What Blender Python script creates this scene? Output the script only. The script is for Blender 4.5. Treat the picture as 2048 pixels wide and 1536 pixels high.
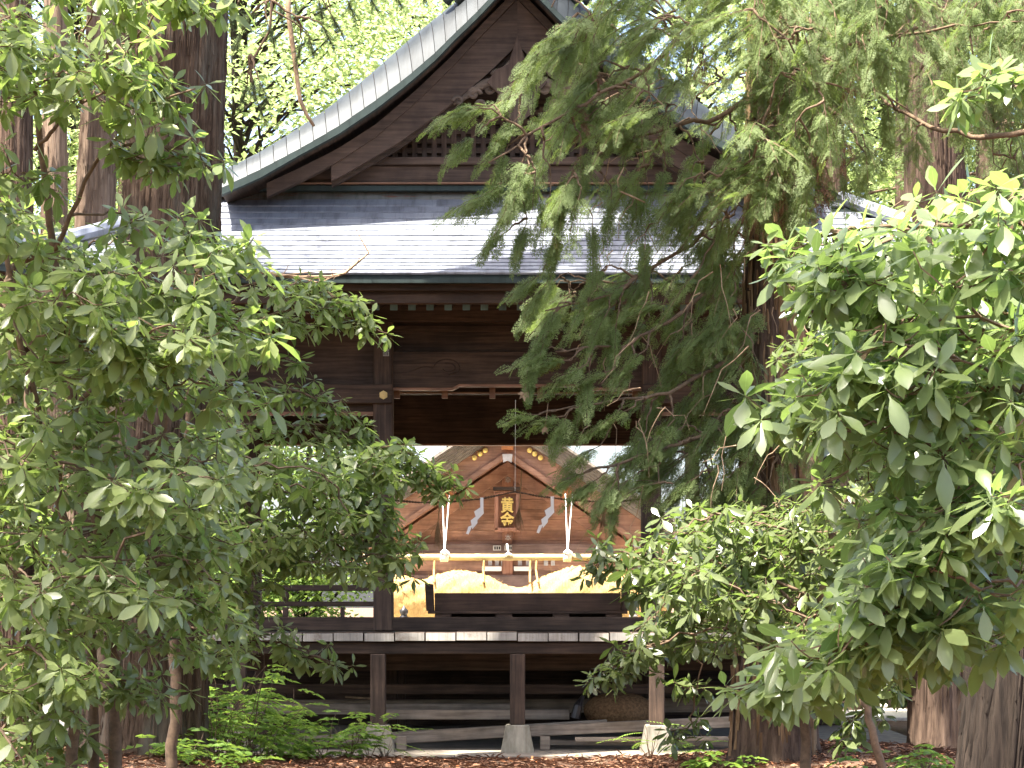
import bpy, math, random
import numpy as np
R = math.radians
rng = np.random.default_rng(7)
random.seed(7)
for o in list(bpy.data.objects): bpy.data.objects.remove(o)
scene = bpy.context.scene
COL = scene.collection

# ------------------------------------------------------------------ camera
F, HZ, CX, EYE = 5100.0, 1184.0, 1024.0, 1.6      # focal length / horizon row in photo pixels (2048 wide)
cam = bpy.data.cameras.new('camera'); camo = bpy.data.objects.new('camera', cam); COL.objects.link(camo)
camo.location = (0, 0, EYE); camo.rotation_euler = (R(90), 0, 0)
cam.sensor_fit = 'HORIZONTAL'; cam.sensor_width = 36.0; cam.lens = 36.0 * F / 2048.0
cam.shift_y = (HZ - 768.0) / 2048.0
cam.clip_start = 0.1; cam.clip_end = 600.0
scene.camera = camo

# ------------------------------------------------------------------ light
SUN_AZ = (-0.74, -0.67); SUN_EL = R(68)
wd = bpy.data.worlds.new('World'); scene.world = wd; wd.use_nodes = True
nt = wd.node_tree; nt.nodes.clear()
sky = nt.nodes.new('ShaderNodeTexSky'); sky.sky_type = 'NISHITA'; sky.sun_disc = False
sky.sun_elevation = SUN_EL; sky.sun_rotation = math.atan2(SUN_AZ[0], SUN_AZ[1])
sky.air_density = 0.8; sky.dust_density = 4.0; sky.ozone_density = 1.0
bg = nt.nodes.new('ShaderNodeBackground'); bg.inputs['Strength'].default_value = 0.15
wo = nt.nodes.new('ShaderNodeOutputWorld')
nt.links.new(sky.outputs[0], bg.inputs[0]); nt.links.new(bg.outputs[0], wo.inputs[0])
sl = bpy.data.lights.new('sun', 'SUN'); sl.energy = 5.0; sl.angle = R(0.55); sl.color = (1.0, 0.95, 0.86)
so = bpy.data.objects.new('sun', sl); COL.objects.link(so)
_n = math.hypot(*SUN_AZ)
from mathutils import Vector, Matrix
sd = Vector((SUN_AZ[0]/_n*math.cos(SUN_EL), SUN_AZ[1]/_n*math.cos(SUN_EL), math.sin(SUN_EL)))
so.rotation_euler = sd.to_track_quat('Z', 'Y').to_euler(); so.location = sd * 60
vs = scene.view_settings; vs.view_transform = 'Standard'; vs.look = 'None'; vs.gamma = 1.0
vs.exposure = 2.6
vs.use_curve_mapping = False
scene.render.engine = 'CYCLES'
cy = scene.cycles
cy.max_bounces = 8; cy.diffuse_bounces = 5; cy.glossy_bounces = 3; cy.transmission_bounces = 4; cy.transparent_max_bounces = 4
cy.sample_clamp_indirect = 6.0; cy.caustics_reflective = False; cy.caustics_refractive = False
try:
    cy.use_denoising = True; cy.denoiser = 'OPENIMAGEDENOISE'
except Exception: pass

# ------------------------------------------------------------------ helpers
def P(px, py, Y):
    """photo pixel at distance Y -> world point"""
    return np.array(((px - CX) * Y / F, Y, EYE - (py - HZ) * Y / F))

ORG = {}
def link(o, parent=None):
    COL.objects.link(o)
    if parent is not None: o.parent = parent
    return o
def tag(o, label=None, cat=None, group=None, kind=None):
    if label: o['label'] = label
    if cat: o['category'] = cat
    if group: o['group'] = group
    if kind: o['kind'] = kind
    return o
def thing(name, label, cat, loc=(0, 0, 0), group=None):
    o = bpy.data.objects.new(name, None); link(o); o.location = loc; o.empty_display_size = 0.2
    ORG[o] = np.array(loc, float)
    return tag(o, label, cat, group)

class MB:
    def __init__(s): s.v = []; s.f = []
    def add(s, vs, fs):
        b = len(s.v); s.v += [tuple(map(float, q)) for q in vs]; s.f += [tuple(b + i for i in f) for f in fs]; return s
    def box(s, x0, x1, y0, y1, z0, z1, c=0.0):
        cx, cy, cz = (x0+x1)/2, (y0+y1)/2, (z0+z1)/2
        return s.obox((cx, cy, cz), (1,0,0), (0,1,0), (0,0,1), (x1-x0)/2, (y1-y0)/2, (z1-z0)/2, c)
    def obox(s, c, ax, ay, az, hx, hy, hz, ch=0.0):
        c = np.array(c, float); ax, ay, az = (np.array(a, float) for a in (ax, ay, az))
        if ch <= 0:
            vs = [c + i*hx*ax + j*hy*ay + k*hz*az for i in (-1,1) for j in (-1,1) for k in (-1,1)]
            return s.add(vs, [(0,1,3,2),(4,6,7,5),(0,4,5,1),(2,3,7,6),(0,2,6,4),(1,5,7,3)])
        ch = min(ch, hx*.9, hy*.9, hz*.9); vs = []; idx = {}
        for i in (-1,1):
            for j in (-1,1):
                for k in (-1,1):
                    for q in range(3):
                        h = [hx, hy, hz]
                        for w in range(3):
                            if w != q: h[w] -= ch
                        idx[(i,j,k,q)] = len(vs); vs.append(c + i*h[0]*ax + j*h[1]*ay + k*h[2]*az)
        fs = []
        for q in range(3):
            for sg in (-1, 1):
                o4 = [(-1,-1),(1,-1),(1,1),(-1,1)]
                def key(a, b):
                    t = [0,0,0]; t[q] = sg; t[(q+1)%3] = a; t[(q+2)%3] = b; return (*t, q)
                f = [idx[key(a, b)] for a, b in o4]
                fs.append(tuple(f if sg > 0 else f[::-1]))
        for q in range(3):
            a, b = (q+1)%3, (q+2)%3
            for sa in (-1,1):
                for sb in (-1,1):
                    def k2(sq, w):
                        t = [0,0,0]; t[q] = sq; t[a] = sa; t[b] = sb; return idx[(*t, w)]
                    f = [k2(-1,a), k2(1,a), k2(1,b), k2(-1,b)]
                    fs.append(tuple(f if sa*sb < 0 else f[::-1]))
        for i in (-1,1):
            for j in (-1,1):
                for k in (-1,1):
                    f = [idx[(i,j,k,q)] for q in range(3)]
                    fs.append(tuple(f if i*j*k > 0 else f[::-1]))
        return s.add(vs, fs)
    def bar(s, a, b, w, h, up=(0,0,1), ch=0.0):
        a, b = np.array(a, float), np.array(b, float); d = b-a; L = np.linalg.norm(d); d = d/L
        sx = np.cross(d, up); sx /= np.linalg.norm(sx); uz = np.cross(sx, d)
        return s.obox((a+b)/2, d, sx, uz, L/2, w/2, h/2, ch)
    def tube(s, pts, rad, n=8, cap=True):
        pts = np.array(pts, float); m = len(pts)
        rad = np.full(m, rad) if np.isscalar(rad) else np.array(rad, float)
        t = np.gradient(pts, axis=0); t /= np.linalg.norm(t, axis=1)[:, None] + 1e-9
        ref = np.array((0,0,1.0)) if abs(t[0][2]) < .9 else np.array((0,1.0,0))
        u = np.cross(t[0], ref); u /= np.linalg.norm(u)
        vs = []
        for i in range(m):
            u = u - t[i]*np.dot(u, t[i]); u /= np.linalg.norm(u) + 1e-9
            w = np.cross(t[i], u)
            for k in range(n):
                a = 2*math.pi*k/n; vs.append(pts[i] + rad[i]*(math.cos(a)*u + math.sin(a)*w))
        fs = [(i*n+k, i*n+(k+1)%n, (i+1)*n+(k+1)%n, (i+1)*n+k) for i in range(m-1) for k in range(n)]
        if cap: fs += [tuple(range(n))[::-1], tuple(range((m-1)*n, m*n))]
        return s.add(vs, fs)
    def lathe(s, c, prof, n=16):
        c = np.array(c, float)
        vs = [c + (r*math.cos(2*math.pi*k/n), r*math.sin(2*math.pi*k/n), z) for r, z in prof for k in range(n)]
        m = len(prof)
        fs = [(i*n+k, i*n+(k+1)%n, (i+1)*n+(k+1)%n, (i+1)*n+k) for i in range(m-1) for k in range(n)]
        fs += [tuple(range(n))[::-1], tuple(range((m-1)*n, m*n))]
        return s.add(vs, fs)
    def prism_y(s, poly, y0, y1):
        """poly: list of (x,z) counterclockwise seen from -Y"""
        n = len(poly)
        vs = [(x, y0, z) for x, z in poly] + [(x, y1, z) for x, z in poly]
        return s.add(vs, [tuple(range(n)), tuple(range(n, 2*n))[::-1]] + [(i, n+i, n+(i+1)%n, (i+1)%n) for i in range(n)])
    def strip_y(s, top, bot, y0, y1):
        """band between two x,z polylines of equal length, thickness y0..y1"""
        n = len(top); vs = []
        for (a, b), (c, d) in zip(top, bot): vs += [(a, y0, b), (c, y0, d), (a, y1, b), (c, y1, d)]
        fs = []
        for i in range(n-1):
            k, l = 4*i, 4*i+4
            fs += [(k, k+1, l+1, l), (k+2, l+2, l+3, k+3), (k, l, l+2, k+2), (k+1, k+3, l+3, l+1)]
        fs += [(0, 2, 3, 1), (4*n-4, 4*n-3, 4*n-1, 4*n-2)]
        return s.add(vs, fs)
    def mesh(s, name, org=(0,0,0)):
        me = bpy.data.meshes.new(name)
        v = np.array(s.v, float) - np.array(org, float)
        me.from_pydata(v.tolist(), [], s.f); me.update(); return me
    def build(s, name, mat, parent=None, smooth=False, fixn=True):
        org = ORG[parent] if parent is not None else np.zeros(3)
        me = s.mesh(name, org); me.materials.append(mat)
        if smooth: me.polygons.foreach_set('use_smooth', [True]*len(me.polygons))
        o = bpy.data.objects.new(name, me); link(o, parent); ORG[o] = org
        return o

def put(name, me, pos, parent, rot=(0,0,0), scale=(1,1,1)):
    o = bpy.data.objects.new(name, me); link(o, parent)
    org = ORG[parent] if parent is not None else np.zeros(3)
    o.location = np.array(pos, float) - org; o.rotation_euler = rot; o.scale = scale; ORG[o] = org
    return o

def fast_mesh(name, V, Q, mat, parent=None, attrs=None, smooth=False):
    """V (n,3) float, Q (m,4) int"""
    org = ORG[parent] if parent is not None else np.zeros(3)
    me = bpy.data.meshes.new(name); V = np.asarray(V, np.float32) - org.astype(np.float32)
    Q = np.asarray(Q, np.int32); m, k = Q.shape
    me.vertices.add(len(V)); me.vertices.foreach_set('co', V.ravel())
    me.loops.add(m*k); me.loops.foreach_set('vertex_index', Q.ravel())
    me.polygons.add(m); me.polygons.foreach_set('loop_start', np.arange(0, m*k, k, dtype=np.int32))
    me.polygons.foreach_set('loop_total', np.full(m, k, np.int32))
    if smooth: me.polygons.foreach_set('use_smooth', np.ones(m, bool))
    me.update(calc_edges=True)
    for an, av in (attrs or {}).items():
        a = me.attributes.new(an, 'FLOAT', 'POINT'); a.data.foreach_set('value', np.asarray(av, np.float32))
    me.materials.append(mat)
    o = bpy.data.objects.new(name, me); link(o, parent); ORG[o] = org
    return o

def unit(a): return a / (np.linalg.norm(a, axis=-1, keepdims=True) + 1e-9)

# ------------------------------------------------------------------ materials
def newmat(name):
    m = bpy.data.materials.new(name); m.use_nodes = True; n = m.node_tree.nodes; n.clear()
    out = n.new('ShaderNodeOutputMaterial'); b = n.new('ShaderNodeBsdfPrincipled')
    m.node_tree.links.new(b.outputs[0], out.inputs[0]); return m, n, m.node_tree.links, b, out
def coords(n, l, scale, rand=True):
    tc = n.new('ShaderNodeTexCoord'); mp = n.new('ShaderNodeMapping'); mp.inputs['Scale'].default_value = scale
    if rand:
        oi = n.new('ShaderNodeObjectInfo'); mu = n.new('ShaderNodeVectorMath'); mu.operation = 'MULTIPLY_ADD'
        mu.inputs[1].default_value = (13.1, 7.7, 5.3)
        l.new(oi.outputs['Random'], mu.inputs[0]); l.new(tc.outputs['Object'], mu.inputs[2]); l.new(mu.outputs[0], mp.inputs[0])
    else: l.new(tc.outputs['Object'], mp.inputs[0])
    return mp.outputs[0]
def noise(n, l, vec, scale, detail=5, rough=.6):
    t = n.new('ShaderNodeTexNoise'); t.inputs['Scale'].default_value = scale; t.inputs['Detail'].default_value = detail
    t.inputs['Roughness'].default_value = rough; l.new(vec, t.inputs['Vector']); return t.outputs['Fac']
def ramp(n, l, fac, stops):
    r = n.new('ShaderNodeValToRGB'); e = r.color_ramp.elements
    while len(e) < len(stops): e.new(0.5)
    for el, (p, c) in zip(e, stops): el.position = p; el.color = (*c, 1)
    l.new(fac, r.inputs[0]); return r.outputs[0]
def mixc(n, l, fac, a, b, mode='MIX'):
    m = n.new('ShaderNodeMix'); m.data_type = 'RGBA'; m.blend_type = mode
    for i, x in ((0, fac), (6, a), (7, b)):
        if hasattr(x, 'links') or hasattr(x, 'node'): l.new(x, m.inputs[i])
        else: m.inputs[i].default_value = x if i == 0 else (*x, 1)
    return m.outputs[2]
def bump(n, l, b, h, strength, dist=.01):
    bp = n.new('ShaderNodeBump'); bp.inputs['Strength'].default_value = strength; bp.inputs['Distance'].default_value = dist
    l.new(h, bp.inputs['Height']); l.new(bp.outputs[0], b.inputs['Normal']); return bp

def wood(name, dark, light, axis='x', rough=.75, grain=1.0, spec=.25, stain=None):
    m, n, l, b, out = newmat(name)
    sc = {'x': (1.2, 22, 22), 'y': (22, 1.2, 22), 'z': (22, 22, 1.2)}[axis]
    v = coords(n, l, sc); f = noise(n, l, v, 1.6*grain, 6, .62)
    c = ramp(n, l, f, [(.3, dark), (.52, tuple((a+q)/2 for a, q in zip(dark, light))), (.75, light)])
    v2 = coords(n, l, (1, 1, 1)); f2 = noise(n, l, v2, 2.2, 4, .6)
    c2 = ramp(n, l, f2, [(.35, (.55, .55, .55)), (.7, (1.15, 1.12, 1.08))])
    c = mixc(n, l, 1.0, c, c2, 'MULTIPLY')
    if stain:
        f3 = noise(n, l, v2, 5.0, 6, .7); c = mixc(n, l, ramp(n, l, f3, [(.55, (0,0,0)), (.72, (1,1,1))]), c, stain)
    l.new(c, b.inputs['Base Color']); b.inputs['Roughness'].default_value = rough
    b.inputs['Specular IOR Level'].default_value = spec
    bump(n, l, b, f, .35, .006); return m

M = {}
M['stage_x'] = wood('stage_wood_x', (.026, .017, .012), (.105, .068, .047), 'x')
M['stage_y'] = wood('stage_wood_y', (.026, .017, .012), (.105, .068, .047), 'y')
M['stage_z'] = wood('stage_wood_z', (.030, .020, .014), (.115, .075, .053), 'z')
M['lip'] = wood('pale_lit_wood', (.20, .105, .065), (.33, .19, .12), 'x', .6)  # pale wood, also standing in for bounce light under the beams
M['gable_x'] = wood('gable_wood_x', (.058, .037, .027), (.145, .098, .072), 'x')
M['gable_z'] = wood('gable_wood_z', (.058, .037, .027), (.14, .094, .070), 'z')
M['carve'] = wood('carved_wood', (.12, .085, .062), (.25, .19, .145), 'x')
M['grey_plank'] = wood('grey_plank', (.19, .145, .11), (.44, .36, .28), 'x')
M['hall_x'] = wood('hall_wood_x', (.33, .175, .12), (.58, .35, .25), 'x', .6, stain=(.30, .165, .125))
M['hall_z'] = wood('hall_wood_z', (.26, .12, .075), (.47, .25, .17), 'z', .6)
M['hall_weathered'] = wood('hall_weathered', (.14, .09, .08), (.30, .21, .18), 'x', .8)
M['cedar_new'] = wood('bright_timber', (.42, .15, .055), (.58, .25, .10), 'z', .5)
M['box_wood'] = wood('box_wood', (.05, .028, .018), (.125, .075, .05), 'x')
M['bamboo'] = wood('bamboo', (.48, .38, .17), (.62, .52, .28), 'x', .4)
M['stone_floor'] = None

def plain(name, col, rough=.6, metal=0.0, var=.25, sc=8.0, spec=.5, bmp=.1):
    m, n, l, b, out = newmat(name); v = coords(n, l, (1,1,1)); f = noise(n, l, v, sc, 5, .6)
    c = ramp(n, l, f, [(.3, tuple(x*(1-var) for x in col)), (.7, tuple(min(1, x*(1+var)) for x in col))])
    l.new(c, b.inputs['Base Color']); b.inputs['Roughness'].default_value = rough; b.inputs['Metallic'].default_value = metal
    b.inputs['Specular IOR Level'].default_value = spec
    bump(n, l, b, f, bmp, .01); return m
M['gold'] = plain('gold_leaf', (.90, .66, .20), .35, .35, .08)
M['brass'] = plain('brass', (.45, .30, .12), .45, 1.0, .2)
M['paper'] = plain('paper', (.80, .76, .70), .8, 0, .05)
M['old_paper'] = plain('old_paper', (.46, .44, .42), .85, 0, .2)
M['ink'] = plain('ink', (.02, .02, .022), .7, 0, .2)
M['whitewash'] = wood('whitewash', (.27, .25, .22), (.46, .43, .385), 'z', .85, 1.5, .2, stain=(.15, .11, .08))
M['footing'] = wood('footing_stone', (.16, .145, .11), (.34, .31, .25), 'z', .92, .5, .2, stain=(.10, .10, .06))
M['concrete'] = plain('concrete', (.19, .16, .125), .9, 0, .35, 6, .3, .35)
M['granite'] = plain('granite', (.42, .40, .37), .9, 0, .3, 9, .3, .3)
M['rope_white'] = plain('white_rope', (.80, .77, .70), .8, 0, .12, 60)
M['rope_dark'] = plain('straw_rope_old', (.09, .055, .03), .9, 0, .3, 60)
M['tassel'] = plain('straw_tassel', (.20, .115, .045), .85, 0, .3, 60)
M['black'] = plain('black_lacquer', (.025, .022, .022), .3, 0, .2)

def copper(name, col, rough, metal, rust=None):
    m, n, l, b, out = newmat(name)
    v = coords(n, l, (1,1,1)); f = noise(n, l, v, 3.0, 6, .65); f2 = noise(n, l, v, 26, 4, .6)
    c = ramp(n, l, f, [(.3, tuple(x*.72 for x in col)), (.7, tuple(x*1.18 for x in col))])
    oi = n.new('ShaderNodeObjectInfo')
    c = mixc(n, l, 1.0, c, ramp(n, l, oi.outputs['Random'], [(0, (.93,.93,.94)), (1, (1.05,1.05,1.04))]), 'MULTIPLY')
    v4 = coords(n, l, (9, .8, .8)); f4 = noise(n, l, v4, 1.3, 5, .7)
    c = mixc(n, l, 1.0, c, ramp(n, l, f4, [(.33, (.62,.62,.60)), (.5, (1,1,1)), (.8, (1.08,1.08,1.08))]), 'MULTIPLY')
    if rust:
        v3 = coords(n, l, (2, 8, 8)); f3 = noise(n, l, v3, 1.4, 5, .7)
        c = mixc(n, l, ramp(n, l, f3, [(.56, (0,0,0)), (.66, (.85,.85,.85))]), c, rust)
    l.new(c, b.inputs['Base Color']); b.inputs['Metallic'].default_value = metal
    rr = n.new('ShaderNodeMapRange'); rr.inputs['To Min'].default_value = rough-.08; rr.inputs['To Max'].default_value = rough+.12
    l.new(f, rr.inputs['Value']); l.new(rr.outputs[0], b.inputs['Roughness'])
    bump(n, l, b, f2, .05, .01); b.inputs['Specular IOR Level'].default_value = .3; return m
M['copper'] = copper('roof_copper', (.29, .305, .345), .42, .45)
M['copper_verge'] = copper('verge_copper', (.030, .035, .038), .5, .15)
M['copper_green'] = copper('patina_copper', (.030, .044, .040), .6, .2)
M['copper_flash'] = copper('flashing_copper', (.24, .23, .20), .5, .4, rust=(.22, .075, .035))
M['rafter_cap'] = copper('rafter_cap', (.12, .19, .19), .55, .3)
M['hall_roof'] = copper('hall_roof_copper', (.36, .315, .27), .5, .35)

def bark(name, dark, light, sx=1.0, moss=None):
    m, n, l, b, out = newmat(name)
    v = coords(n, l, (14*sx, 14*sx, 1.1)); f = noise(n, l, v, 1.5, 7, .68)
    v2 = coords(n, l, (1,1,.5)); f2 = noise(n, l, v2, 1.6, 4, .6)
    c = ramp(n, l, f, [(.28, tuple(x*.35 for x in dark)), (.45, dark), (.72, light)])
    c = mixc(n, l, 1.0, c, ramp(n, l, f2, [(.3, (.75,.72,.68)), (.7, (1.12,1.1,1.06))]), 'MULTIPLY')
    if moss:
        f3 = noise(n, l, coords(n, l, (3, 3, .9)), 1.3, 5, .65)
        c = mixc(n, l, ramp(n, l, f3, [(.5, (0,0,0)), (.7, (.7,.7,.7))]), c, moss)
    l.new(c, b.inputs['Base Color']); b.inputs['Roughness'].default_value = .92; b.inputs['Specular IOR Level'].default_value = .15
    bump(n, l, b, f, .9, .03); return m
M['bark_cedar'] = bark('cedar_bark', (.080, .053, .036), (.195, .142, .10), moss=(.14, .135, .105))
M['bark_red'] = bark('red_bark', (.068, .045, .033), (.165, .115, .085))
M['bark_dark'] = bark('dark_bark', (.021, .016, .0125), (.052, .039, .030))
M['bark_flaky'] = bark('flaky_bark', (.16, .095, .05), (.36, .25, .15), .5)
M['bark_pale'] = bark('pale_bark', (.14, .098, .072), (.27, .205, .155))
M['twig'] = plain('twig', (.12, .08, .05), .85, 0, .4, 20, .2)
M['dead_wood'] = plain('dead_wood', (.27, .185, .115), .9, 0, .35, 20, .2)

def leafmat(name, dark, light, under, rough=.36, trans=.34, tcol=None, rib=True, spec=.5):
    m, n, l, b, out = newmat(name)
    at = n.new('ShaderNodeAttribute'); at.attribute_name = 'tint'
    c = ramp(n, l, at.outputs['Fac'], [(0, (light[0]*1.25, light[1]*.85, light[2]*.55)), (.07, (light[0]*1.1, light[1]*.8, light[2]*.6)), (.10, dark), (.8, light), (1.0, tuple(min(1, x*1.3) for x in light))])
    if rib:
        am = n.new('ShaderNodeAttribute'); am.attribute_name = 'mid'
        c = mixc(n, l, ramp(n, l, am.outputs['Fac'], [(.0, (.55,.55,.55)), (.16, (0,0,0))]), c, tuple(min(1, x*1.9+.03) for x in light))
    if rib:
        fb_ = noise(n, l, coords(n, l, (1,1,1), False), 38, 3, .6)
        c = mixc(n, l, 1.0, c, ramp(n, l, fb_, [(.3, (.74,.76,.72)), (.55, (1,1,1)), (.75, (1.16,1.10,1.0))]), 'MULTIPLY')
        fs_ = noise(n, l, coords(n, l, (1,1,1), False), 9, 5, .75)
        c = mixc(n, l, ramp(n, l, fs_, [(.70, (0,0,0)), (.76, (.8,.8,.8))]), c, (.20, .13, .05))
    ge = n.new('ShaderNodeNewGeometry'); c = mixc(n, l, ge.outputs['Backfacing'], c, under)
    l.new(c, b.inputs['Base Color']); b.inputs['Roughness'].default_value = rough; b.inputs['Specular IOR Level'].default_value = spec
    tr = n.new('ShaderNodeBsdfTranslucent'); tc = tcol or tuple(min(1, x*2.2) for x in light)
    tr.inputs[0].default_value = (*tc, 1)
    mx = n.new('ShaderNodeMixShader'); mx.inputs[0].default_value = trans
    l.new(b.outputs[0], mx.inputs[1]); l.new(tr.outputs[0], mx.inputs[2]); l.new(mx.outputs[0], out.inputs[0]); return m
M['leaf'] = leafmat('broad_leaf', (.044, .080, .030), (.120, .186, .068), (.14, .168, .062), .28, .40, (.34, .47, .095))
M['leaf_r'] = leafmat('broad_leaf_bluish', (.044, .086, .036), (.112, .184, .075), (.13, .165, .066), .31, .38, (.32, .46, .10))
M['leaf_d'] = leafmat('shade_darkened_leaf', (.026, .052, .020), (.072, .118, .042), (.09, .11, .042), .27, .30, (.22, .32, .06))  # dark green deepened further to stand in for missing shade
M['needle'] = leafmat('conifer_spray', (.038, .062, .023), (.122, .168, .056), (.10, .132, .044), .6, .34, (.30, .41, .09), rib=False, spec=.25)
M['sugi'] = leafmat('cedar_needles', (.020, .036, .013), (.060, .085, .028), (.05, .07, .024), .6, .15, (.16, .22, .05), rib=False, spec=.25)
M['dead_spray'] = leafmat('dead_spray', (.085, .042, .026), (.17, .088, .055), (.13, .066, .04), .8, .15, (.2, .1, .06), rib=False, spec=.2)
M['maple'] = leafmat('sunlit_maple', (.13, .18, .07), (.25, .315, .13), (.20, .26, .11), .5, .45, (.47, .57, .22), rib=False, spec=.3)
M['bush'] = leafmat('bush_leaf', (.05, .10, .025), (.14, .22, .05), (.11, .17, .05), .5, .35, (.3, .42, .08), rib=False, spec=.3)
M['sapling'] = leafmat('sapling_leaf', (.07, .135, .025), (.16, .26, .05), (.13, .2, .05), .45, .42, (.34, .5, .07), rib=False, spec=.35)
M['dead_leaf'] = leafmat('dead_leaf', (.10, .042, .024), (.32, .17, .095), (.2, .1, .06), .8, .1, (.3, .15, .08), rib=False, spec=.2)

def straw():
    m, n, l, b, out = newmat('fresh_straw')
    f = noise(n, l, coords(n, l, (40, 40, 6), False), 1.5, 6, .7)
    l.new(ramp(n, l, f, [(.3, (.26, .15, .045)), (.6, (.43, .275, .092)), (.8, (.50, .345, .14))]), b.inputs['Base Color'])
    b.inputs['Roughness'].default_value = .7; bump(n, l, b, f, .8, .02); return m
M['straw'] = straw()
def ground_mat():
    m, n, l, b, out = newmat('forest_floor'); v = coords(n, l, (1,1,1), False)
    f = noise(n, l, v, 3.0, 8, .7); f2 = noise(n, l, v, 40, 4, .7)
    c = ramp(n, l, f, [(.3, (.065, .036, .022)), (.5, (.13, .082, .055)), (.7, (.18, .13, .085))])
    c = mixc(n, l, ramp(n, l, f2, [(.45, (0,0,0)), (.7, (.8,.8,.8))]), c, (.24, .13, .085))
    l.new(c, b.inputs['Base Color']); b.inputs['Roughness'].default_value = .95; b.inputs['Specular IOR Level'].default_value = .1
    bump(n, l, b, f2, .8, .03); return m
M['ground'] = ground_mat()
M['gravel'] = plain('pale_gravel', (.56, .51, .43), .95, 0, .25, 30, .2, .5)

# ------------------------------------------------------------------ ground
def gz(x, y):
    x = np.asarray(x, float); y = np.asarray(y, float)
    m = .22*np.exp(-((x+3.6)/1.6)**2 - ((y-22)/2.0)**2) + .22*np.exp(-((x-3.2)/1.7)**2 - ((y-22.3)/2.2)**2)
    m += .03*np.sin(x*1.7+.3)*np.sin(y*1.3) + .015*np.sin(x*5.1)*np.sin(y*4.3+1)
    flat = np.clip((y-24.1)/.4, 0, 1)*np.clip((64-y)/3, 0, 1)*np.clip((8.2-np.abs(x))/.6, 0, 1)
    return m*(1-flat) - .025*flat
xs = np.concatenate([np.linspace(-150, -14, 12), np.linspace(-13, 13, 131), np.linspace(14, 150, 12)])
ys = np.concatenate([np.linspace(-60, 5, 12), np.linspace(6, 42, 181), np.linspace(44, 260, 24)])
gx, gy = np.meshgrid(xs, ys); V = np.stack([gx, gy, gz(gx, gy)], -1).reshape(-1, 3); nx = len(xs)
ii, jj = np.meshgrid(np.arange(len(ys)-1), np.arange(nx-1), indexing='ij'); a = (ii*nx+jj).ravel()
g = fast_mesh('ground', V, np.stack([a, a+1, a+nx+1, a+nx], 1), M['ground'], smooth=True); tag(g, 'reddish brown forest floor of fallen cedar needles', 'ground', kind='structure')
g = MB().box(-7.5, 7.5, 32.2, 60, -.1, .012).build('courtyard', M['gravel']); tag(g, 'pale sunlit gravel court between stage and shrine hall', 'courtyard', kind='structure')
# stone slabs in front of the stage
base = MB().box(-4.2, 4.3, 24.75, 32.0, -.2, .035, .01).build('pavement', M['concrete']); tag(base, 'concrete slab the stage stands on', 'pavement', kind='structure')
for i in range(7):
    x0 = -4.2 + i*1.22; MB().box(x0+.006, x0+1.214, 24.50, 24.745, -.15, .030+.006*math.sin(i*2.3), .012).build('kerb_stone', M['concrete'], base)

# ------------------------------------------------------------------ the stage (kagura hall)
SX = 0.054                     # centre line
stage = thing('shrine_stage', 'dark wooden shrine stage with curved copper hip and gable roof', 'shrine building', (SX, 25.9, 0))
def sx(px, Y): return (px - CX)*Y/F
def z_(py, Y): return EYE - (py - HZ)*Y/F
FL = 1.204                     # floor level
# pedestals and underfloor posts
for k, x in enumerate((-2.73, -1.365, 0, 1.365, 2.73)):
    X = SX + x
    ped = MB(); b0, b1, h0, h1 = .162, .115, .035, .300
    ped.add([(X+s*b, 25.0+t*b, h) for b, h in ((b0, h0), (b1, h1-.012), (b1-.012, h1)) for s, t in ((-1,-1),(1,-1),(1,1),(-1,1))],
            [(0,3,2,1)] + [(4*r+i, 4*r+(i+1)%4, 4*r+4+(i+1)%4, 4*r+4+i) for r in (0,1) for i in range(4)] + [(8,9,10,11)])
    ped.build('foundation_stone', M['footing'], stage)
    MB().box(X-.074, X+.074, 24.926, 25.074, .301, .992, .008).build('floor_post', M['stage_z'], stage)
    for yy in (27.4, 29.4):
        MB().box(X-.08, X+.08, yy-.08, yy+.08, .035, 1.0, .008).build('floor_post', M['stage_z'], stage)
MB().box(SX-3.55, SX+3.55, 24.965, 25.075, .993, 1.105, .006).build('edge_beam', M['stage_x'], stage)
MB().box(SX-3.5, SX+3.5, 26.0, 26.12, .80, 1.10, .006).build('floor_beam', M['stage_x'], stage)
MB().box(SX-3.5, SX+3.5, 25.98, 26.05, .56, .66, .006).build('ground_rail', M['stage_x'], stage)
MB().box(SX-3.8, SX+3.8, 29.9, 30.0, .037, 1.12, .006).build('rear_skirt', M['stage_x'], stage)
# verandah boards with white painted ends
nb = 24; bw = 7.2/nb
for i in range(nb):
    x0 = SX - 3.6 + i*bw; dz = random.uniform(-.006, .006); bw_ = random.uniform(.003, .009)
    bd = MB().box(x0+.002, x0+bw-bw_, 24.915+.5*bw_, 25.79, FL-.085+dz, FL+dz, .004).build('floor_board', M['stage_y'], stage)
    MB().box(x0+.005, x0+bw-bw_-.003, 24.907+.5*bw_, 24.9155+.5*bw_, FL-.081+dz, FL-.004+dz).build('painted_end', M['whitewash'], bd)
MB().box(SX-3.3, SX+3.3, 25.8, 31.2, FL-.09, FL-.006).build('stage_floor', M['stage_y'], stage)
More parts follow.
